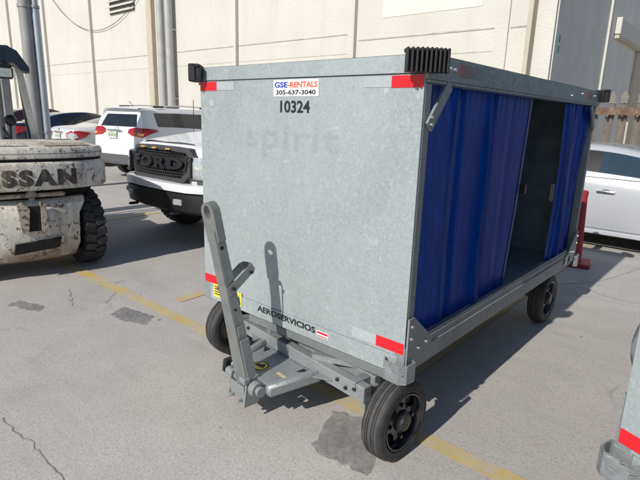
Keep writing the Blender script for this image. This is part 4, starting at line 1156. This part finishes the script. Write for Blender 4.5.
def build_pickup():
    t = empty('pickup_truck', (-4.24, 1.36, 0), 0, 'white pickup truck with a black mesh grille lettered FORD, facing the camera behind the cart', 'pickup truck', 'cars parked along the wall')
    ys = [.06, .12, .30, .55, .9, 1.35, 1.5, 2.15, 3.1, 3.2, 4.05, 4.18, 5.6, 5.68, 5.72]
    top = [(0, 1.17), (.12, 1.215), (.3, 1.25), (1.35, 1.33), (1.5, 1.36), (2.15, 1.86), (2.6, 1.92), (4.0, 1.90), (4.05, 1.88), (4.18, 1.34), (5.8, 1.34)]
    belt = [(0, 1.12), (.3, 1.16), (1.4, 1.22), (5.8, 1.26)]
    low = [(0, .70), (.3, .62), (.9, .45), (5.8, .5)]
    half = [(.06, .60), (.12, .82), (.30, .96), (.55, 1.05), (5.6, 1.05), (5.72, 1.0)]
    roofw = [(1.35, .8), (2.15, .70), (4.1, .68)]
    dy = [(.6, .03), (.9, .0), (1.1, .03), (1.25, .07)]
    bvh = car_body(t, ys, top, belt, low, half, roofw, .9, dy, [(0, 0)], 'paint_white', 'glass', (6, 7, 9), (6,), None, .085,
                   [(.98, .90), (.98, -.90), (4.6, .90), (4.6, -.90)], .40)
    # hood bulge creases
    b = MB()
    b.grid([[(-.62 + .02, .16, 1.19), (-.66, .8, 1.262), (-.66, 1.3, 1.30)], [(-.50, .14, 1.235), (-.50, .8, 1.325), (-.52, 1.34, 1.365)], [(-.30, .13, 1.242), (-.32, .8, 1.33), (-.34, 1.34, 1.372)], [(0, .12, 1.236), (0, .8, 1.325), (0, 1.34, 1.37)], [(.30, .13, 1.242), (.32, .8, 1.33), (.34, 1.34, 1.372)], [(.50, .14, 1.235), (.50, .8, 1.325), (.52, 1.34, 1.365)], [(.60, .16, 1.19), (.66, .8, 1.262), (.66, 1.3, 1.30)]])
    b.build('hood_bulge', 'paint_white', t, 60)
    # grille: surround, mesh, letters
    b = MB(); oc = [(-.62, .93), (-.50, .80), (.50, .80), (.62, .93), (.64, 1.10), (.56, 1.185), (.25, 1.195), (-.25, 1.195), (-.56, 1.185), (-.64, 1.10)]
    ic = [(-.555, .94), (-.465, .855), (.465, .855), (.555, .94), (.575, 1.085), (.52, 1.14), (.25, 1.155), (-.25, 1.155), (-.52, 1.14), (-.575, 1.085)]
    def bow(x): return .10 * (abs(x) / .64) ** 2.2
    n = 10; A_ = [b.bm.verts.new((p[0], -.085 + bow(p[0]) + (p[1] - .8) * .12, p[1])) for p in oc]; B_ = [b.bm.verts.new((p[0], -.085 + bow(p[0]) + (p[1] - .8) * .12, p[1])) for p in ic]
    A2 = [b.bm.verts.new(v.co + Vector((0, .16, 0))) for v in A_]; B2 = [b.bm.verts.new(v.co + Vector((0, .06, 0))) for v in B_]
    for k in range(n):
        j = (k + 1) % n
        b.bm.faces.new((A_[k], A_[j], B_[j], B_[k])); b.bm.faces.new((A_[k], A2[k], A2[j], A_[j])); b.bm.faces.new((B_[k], B_[j], B2[j], B2[k]))
    g = b.build('grille', 'grille_grey', t, 30)
    b = MB(); b.grid([[(x / 10 * .6, -.012 + bow(x / 10 * .6) + (z - .8) * .12, z) for x in range(-10, 11)] for z in (.84, 1.16)]); b.build('grille_backing', 'black_gap', g, 0)
    b = MB(); nx = 30
    for r_ in range(10):
        z = .865 + r_ * .031
        for c in range(-nx // 2, nx // 2 + 1):
            x = (c + (.5 if r_ % 2 else 0)) * .038
            lim = .54 if .92 < z < 1.1 else .50
            if abs(x) > lim: continue
            y = -.045 + bow(x) + (z - .8) * .12
            b.box((x, y, z), (.006, .02, .020)); b.bar((x, y, z + .010), (x + .019, y, z + .021), .018, .005, (0, 0, 1)); b.bar((x, y, z + .010), (x - .019, y, z + .021), .018, .005, (0, 0, 1))
    b.build('grille_mesh', 'grille_grey', g, 0)
    b = MB(); b.grid([[(x / 10 * .52, -.065 + bow(x / 10 * .52) + (z - .8) * .12, z) for x in range(-10, 11)] for z in (.94, .955, 1.07, 1.085)]); b.build('name_panel', 'black_plastic', g, 0)
    def wp(co):
        x = co.x; z = .962 + co.y; return Vector((x, -.087 + bow(x) + (z - .8) * .12, z))
    me = text_mesh('FORD', .16, 1.0, .006, spacing=1.25)
    bm = bmesh.new(); bm.from_mesh(me); r_ = bmesh.ops.extrude_face_region(bm, geom=bm.faces[:])
    bmesh.ops.translate(bm, vec=(0, 0, -.010), verts=[v for v in r_['geom'] if isinstance(v, bmesh.types.BMVert)]); bm.to_mesh(me); bm.free()
    for v in me.vertices: d_ = v.co.z; v.co = wp(v.co) + Vector((0, -d_ - .012, 0))
    me.name = 'lettering'; link_mesh('lettering', me, 'black_plastic', g, 30)
    for x in (-.26, 0, .26):
        b = MB(); b.box((x, -.048 + bow(x) - .0, 1.172), (.085, .03, .018), None, .004); b.build('marker_lamp', 'lamp_amber', g)
    # head lamps
    for s in (-1, 1):
        b = MB(); P_ = [(s * .645, .04), (s * .82, .10), (s * .925, .24), (s * .965, .42)]
        rows = [[(x, y + dy_ - .035, z) for x, y in P_] for z, dy_ in ((.86, .0), (.90, -.008), (1.04, .0), (1.10, .02))]
        b.grid(rows); hl = b.build('headlight', 'lamp_clear', t, 60)
        b = MB(); b.tube([(x, y - .05, .86) for x, y in P_], .016, 6); b.tube([(s * .645, -.01, .86), (s * .64, .0, 1.10)], .018, 6); b.build('lamp_bezel', 'black_plastic', hl)
    # bumper: painted band above, black guard below with fog lamps, pale ends
    P_ = [(-.99, .50), (-.975, .30), (-.91, .12), (-.79, .01), (-.62, -.075), (-.3, -.115), (0, -.125), (.3, -.115), (.62, -.075), (.80, .01), (.93, .12), (.99, .30), (1.0, .50)]
    def band(P0, sec, name, mat, par=t):
        b = MB(); b.grid([[(x, y + o, z) for x, y in P0] for o, z in sec]); return b.build(name, mat, par, 40)
    band(P_, [(.10, .805), (.0, .80), (-.005, .76), (.0, .715), (.05, .70)], 'bumper', 'paint_white')
    lo = band(P_[1:12], [(.05, .70), (.01, .69), (.0, .60), (.02, .50), (.10, .455), (.3, .45)], 'lower_bumper', 'black_plastic')
    band(P_[10:13], [(.03, .70), (-.006, .69), (-.014, .60), (.0, .50), (.10, .46)], 'bumper_end', 'paint_silver')
    for s in (-1, 1):
        b = MB(); b.box((s * .50, -.095, .60), (.13, .03, .07), (0, 0, s * .2), .01); f = b.build('fog_lamp', 'lamp_clear', lo, 30)
        b = MB(); b.box((s * .86, .055, .60), (.07, .03, .06), (0, 0, s * .85), .01); b.build('fog_lamp', 'lamp_clear', lo, 30)
        b = MB(); b.box((s * .45, -.10, .47), (.05, .12, .03), None, .01); b.build('tow_hook', 'black_plastic', lo)
    b = MB(); b.mm((-.38, .12, .42), (.38, .5, .47), .02); b.build('skid_plate', 'grey_metal', t)
    b = MB(); b.tube([(-.80, 1.05, 1.24), (-.81, 1.07, 1.75)], .005, 6); b.build('aerial', 'black_plastic', t)
    for s in (1, -1):
        for y in (.98, 4.6): car_wheel(t, s * .93, y, .40, .29, 6, 'black_plastic', True)
        b = MB(); b.box((s * 1.15, 2.05, 1.36), (.24, .10, .22), None, .04, 2); b.box((s * 1.02, 2.05, 1.30), (.1, .05, .05)); b.build('mirror', 'black_plastic', t)
build_pickup()

# ------------------------------------------------------------------ forklift (local +x = rear, toward the camera; y sideways)
def build_forklift():
    t = empty('forklift', (-3.852, -.195, 0), R(-10), 'old chipped white forklift with NISSAN lettered on its rusty counterweight', 'forklift')
    HW = .75
    def rr(u, k=1.0): return -.16 * k * (abs(u) / HW) ** 2.2 - .12 * (abs(u) / HW) ** 12
    us = [-HW + 2 * HW * i / 32 for i in range(33)]
    def band(secs, name, mat, par=t, u0=-HW, u1=HW, depth=-1.45):
        """secs: (z, inset, width factor); closed block with curved rear"""
        b = MB(); rows = []
        uu = [u0 + (u1 - u0) * i / 32 for i in range(33)]
        for z, ins, wf in secs:
            row = [(depth, uu[0] * wf, z)] + [(rr(u) - ins, u * wf, z) for u in uu] + [(depth, uu[-1] * wf, z)]
            rows.append(row)
        vv = b.grid(rows); b.bm.faces.new(vv[0]); b.bm.faces.new(vv[-1][::-1])
        return b.build(name, mat, par, 38)
    # upper band with the lettering
    up_ = band([(.84, .03, .985), (.85, .005, .995), (.87, 0, 1), (1.07, 0, 1), (1.09, .008, .995), (1.10, .02, .985)], 'counterweight', 'rusty_white')
    # lettering follows the curve; text x -> +y because we look toward -x
    def wp(co):
        u = co.x - .03; return Vector((rr(u) + .004, u, .895 + co.y))
    text_on('NISSAN', 'lettering', 'ink_worn', up_, None, .185, .90, .012, 1.25, warp=lambda c: wp(c))
    # slab above, with a dark joint and a ribbed vent in its top
    slab = band([(1.125, .03, .97), (1.135, .012, .975), (1.20, .012, .975), (1.225, .03, .96), (1.23, .06, .94)], 'hood_slab', 'rusty_white', depth=-1.5)
    band([(1.10, .03, .96), (1.125, .03, .96)], 'joint', 'black_gap', up_)
    b = MB(); b.grid([[(rr(u) - .010, u * .975, 1.172) for u in us], [(rr(u) - .010, u * .975, 1.176) for u in us]]); b.build('joint', 'black_gap', slab)
    b = MB(); b.mm((-.62, -.65, 1.231), (-.16, .06, 1.236)); v_ = b.build('vent', 'grey_metal', slab, 0)
    b = MB()
    for k in range(22): b.mm((-.60, -.63 + k * .031, 1.2365), (-.18, -.612 + k * .031, 1.242))
    b.build('grate', 'rusty_white', v_, 0)
    b = MB(); b.prism([(-.55, .20), (-.10, .18), (-.16, .58), (-.55, .62)], 1.231, 1.243); b.build('cover_plate', 'rusty_white_edge', slab, 0)
    # recess between upper band and lower block
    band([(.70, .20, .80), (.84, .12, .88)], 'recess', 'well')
    # lower block: two cheeks, a central tongue with the coupling pin, a slot below
    b = MB()
    prof = [(.16, .10), (.19, .045), (.30, .012), (.60, .0), (.70, .03), (.745, .09)]
    rows = []
    uu = [-.48 + .96 * i / 36 for i in range(37)]
    for z, ins in prof:
        sc = .86 + .17 * max(0, min(1, (z - .58) / .14)) - .10 * max(0, (.30 - z) / .14)
        rows.append([(-.95, uu[0] * sc, z)] + [(rr(u) - ins - .02, u * sc, z) for u in uu] + [(-.95, uu[-1] * sc, z)])
    vv = b.grid(rows); b.bm.faces.new(vv[0]); b.bm.faces.new(vv[-1][::-1]); low = b.build('lower_counterweight', 'rusty_white', t, 38)
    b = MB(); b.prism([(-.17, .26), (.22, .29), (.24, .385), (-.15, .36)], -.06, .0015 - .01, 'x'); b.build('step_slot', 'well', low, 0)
    b = MB()
    for a, c in (((-.175, .252), (.225, .282)), ((.225, .282), (.245, .392))): b.bar((-.008, a[0], a[1]), (-.008, c[0], c[1]), .02, .016, (1, 0, 0))
    b.build('slot_rim', 'rusty_white_edge', low, 0)
    b = MB(); b.prism([(-.09, .46), (-.04, .44), (-.01, .68), (-.07, .74), (-.11, .72)], -.02, .012, 'x'); b.prism([(.07, .44), (.13, .46), (.12, .72), (.08, .74)], -.03, .012, 'x'); b.build('pin_lug', 'rusty_white_edge', low, 0)
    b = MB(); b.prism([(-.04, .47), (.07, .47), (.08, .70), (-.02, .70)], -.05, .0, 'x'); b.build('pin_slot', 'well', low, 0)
    b = MB(); b.cyl((-.10, .03, .60), (-.10, .03, .84), .028); b.sph((-.10, .03, .80), .045); b.build('coupling_pin', 'grey_metal', t)
    b = MB(); b.box((-.12, .0, .79), (.12, .62, .035), None, .01); b.build('pin_plate', 'rusty_white_edge', t, 0)
    # chassis, seat deck
    b = MB(); b.mm((-2.15, -.52, .30), (-.95, .52, .86), .02); b.build('chassis', 'rusty_white', t, 0)
    b = MB(); b.mm((-2.2, -.60, .42), (-1.5, .60, .50), .01); b.build('floor', 'grey_metal', t, 0)
    b = MB(); b.mm((-1.95, -.5, .5), (-1.50, .5, 1.0), .04); b.build('seat', 'black_plastic', t, 30)
    b = MB(); b.box((-1.62, -.15, 1.14), (.10, .40, .34), (0, -.15, 0), .04, 2); b.build('seat_back', 'black_plastic', t, 30)
    b = MB(); b.mm((-2.5, -.50, .5), (-2.38, .50, 1.10), .03); b.build('dashboard', 'rusty_white', t, 0)
    b = MB(); b.cyl((-2.38, 0, 1.1), (-2.15, 0, 1.2), .03); b.lathe([(-.012, .17), (0, .185), (.012, .17), (0, .155), (-.012, .17)], 32, (-2.15, 0, 1.2), 'x'); b.bar((-2.15, -.16, 1.2), (-2.15, .16, 1.2), .02, .03); b.build('steering_wheel', 'black_plastic', t, 40)
    # overhead guard
    b = MB()
    for s in (1, -1):
        pts = [(-1.53, s * .454 - .1, 1.22), (-1.22, s * .306 - .1, 2.02)]
        for a, c in zip(pts, pts[1:]): b.bar(a, c, .085, .065, (0, 1, 0), .012)
        b.build('guard_post', 'pale_post', t, 30); b = MB()
    b.bm.free()
    for s in (1, -1):
        b = MB(); b.bar((-2.50, s * .50 - .1, 2.08), (-2.62, s * .62 - .1, .5), .05, .05, (0, 1, 0), .01); b.build('guard_post', 'guard', t, 30)
    b = MB()
    b.mm((-1.30, -.345, 2.02), (-1.12, .145, 2.19), .02)
    g = b.build('overhead_guard', 'guard', t, 30)
    for s in (1, -1):
        b = MB(); b.prism([(s * .19 - .1, 2.19), (s * .29 - .1, 2.145), (s * .39 - .1, 1.985), (s * .39 - .1, 1.93), (s * .32 - .1, 1.955), (s * .25 - .1, 2.02), (s * .19 - .1, 2.02)], -1.315, -1.09, 'x'); b.build('corner_piece', 'guard', g, 30)
        b = MB(); b.bar((-2.55, s * .50 - .1, 2.11), (-1.318, s * .30 - .1, 2.11), .07, .07, (0, 0, 1), .012); b.build('side_rail', 'guard', g, 30)
    b = MB()
    b.mm((-2.58, -.60, 2.07), (-2.50, .40, 2.15), .012); b.build('front_rail', 'guard', g, 0)
    for k in range(7):
        b = MB(); x = -2.38 + k * .15; hw_ = .29 + (-1.32 - x) * .16; b.mm((x, -.1 - hw_, 2.10), (x + .03, -.1 + hw_, 2.14)); b.build('roof_bar', 'guard', g, 0)
    b = MB(); b.box((-1.16, .07, 1.92), (.09, .15, .12), None, .015); b.bar((-1.16, .07, 1.98), (-1.16, .07, 2.03), .02, .02, (0, 1, 0)); l_ = b.build('work_lamp', 'black_plastic', t, 30)
    b = MB(); b.box((-1.11, .07, 1.92), (.01, .115, .085)); b.build('lens', 'lamp_clear', l_, 0)
    b = MB(); b.sph((-1.45, .115, 1.435), .062, (1, 1, 1), 18); b.cyl((-1.45, .10, 1.2), (-1.45, .11, 1.40), .012); b.build('knob', 'black_plastic', t)
    b = MB(); b.cyl((-1.40, .0, 1.22), (-1.40, .0, 1.95), .022); b.build('exhaust', 'grey_metal', t)
    # rear and front wheels with lugs
    def lug_wheel(x, y, r, w, out, yaw=0):
        mt = Matrix.Translation((x, y, r)) @ Matrix.Rotation(yaw, 4, 'Z'); h = w / 2; b = MB()
        b.lathe([(-h + .02, r * .62), (-h, r * .72), (-h + .005, r * .88), (-h + .03, r * .95), (h - .03, r * .95), (h - .005, r * .88), (h, r * .72), (h - .02, r * .62), (h - .03, .001)], 56, axis='y')
        nl = 22
        for k in range(nl):
            for s in (-1, 1):
                a = 2 * math.pi * (k + (.5 if s > 0 else 0)) / nl
                mm_ = Matrix.Rotation(a, 4, 'Y') @ Matrix.Translation((0, s * h * .48, r * .962))
                b.box((0, 0, 0), (r * .205, h * .98, r * .085), (0, 0, s * .30), .008, 1, mm_)
                mm2 = Matrix.Rotation(a, 4, 'Y') @ Matrix.Translation((0, s * (h - .004), r * .90))
                b.box((0, 0, 0), (r * .17, .012, r * .12), None, 0, 1, mm2)
        ww = b.build('wheel', 'tyre', t, 30, mt)
        b = MB(); s = out; b.lathe([(s * (h - .02), r * .60), (s * (h - .03), r * .5), (s * (h - .10), r * .42), (s * (h - .10), .001)], 30, axis='y'); b.cyl((0, s * (h - .12), 0), (0, s * (h - .03), 0), r * .18)
        b.build('rim', 'grey_metal', ww, 30, mt)
    lug_wheel(-.46, .545, .385, .205, 1, R(4)); lug_wheel(-.46, -.60, .385, .205, -1, R(2))
    lug_wheel(-2.35, .72, .40, .28, 1); lug_wheel(-2.35, -.72, .40, .28, -1)
    b = MB(); b.cyl((-.46, -.55, .38), (-.46, .55, .38), .06); b.build('rear_axle', 'grey_metal', t)
    # mast and forks
    for s in (1, -1):
        b = MB(); b.mm((-2.98, s * .30 - .05, .12), (-2.85, s * .30 + .05, 2.3), .005); b.mm((-3.06, s * .22 - .04, .15), (-2.99, s * .22 + .04, 2.25), .005); b.build('mast', 'grey_metal', t, 0)
        b = MB(); b.mm((-4.15, s * .28 - .06, .06), (-3.12, s * .28 + .06, .10)); b.mm((-3.16, s * .28 - .06, .101), (-3.12, s * .28 + .06, .75)); b.build('fork', 'grey_metal', t, 0)
    b = MB(); b.mm((-3.11, -.5, .25), (-3.07, .5, .33)); b.mm((-3.11, -.5, .62), (-3.07, .5, .70)); b.build('carriage', 'grey_metal', t, 0)
build_forklift()
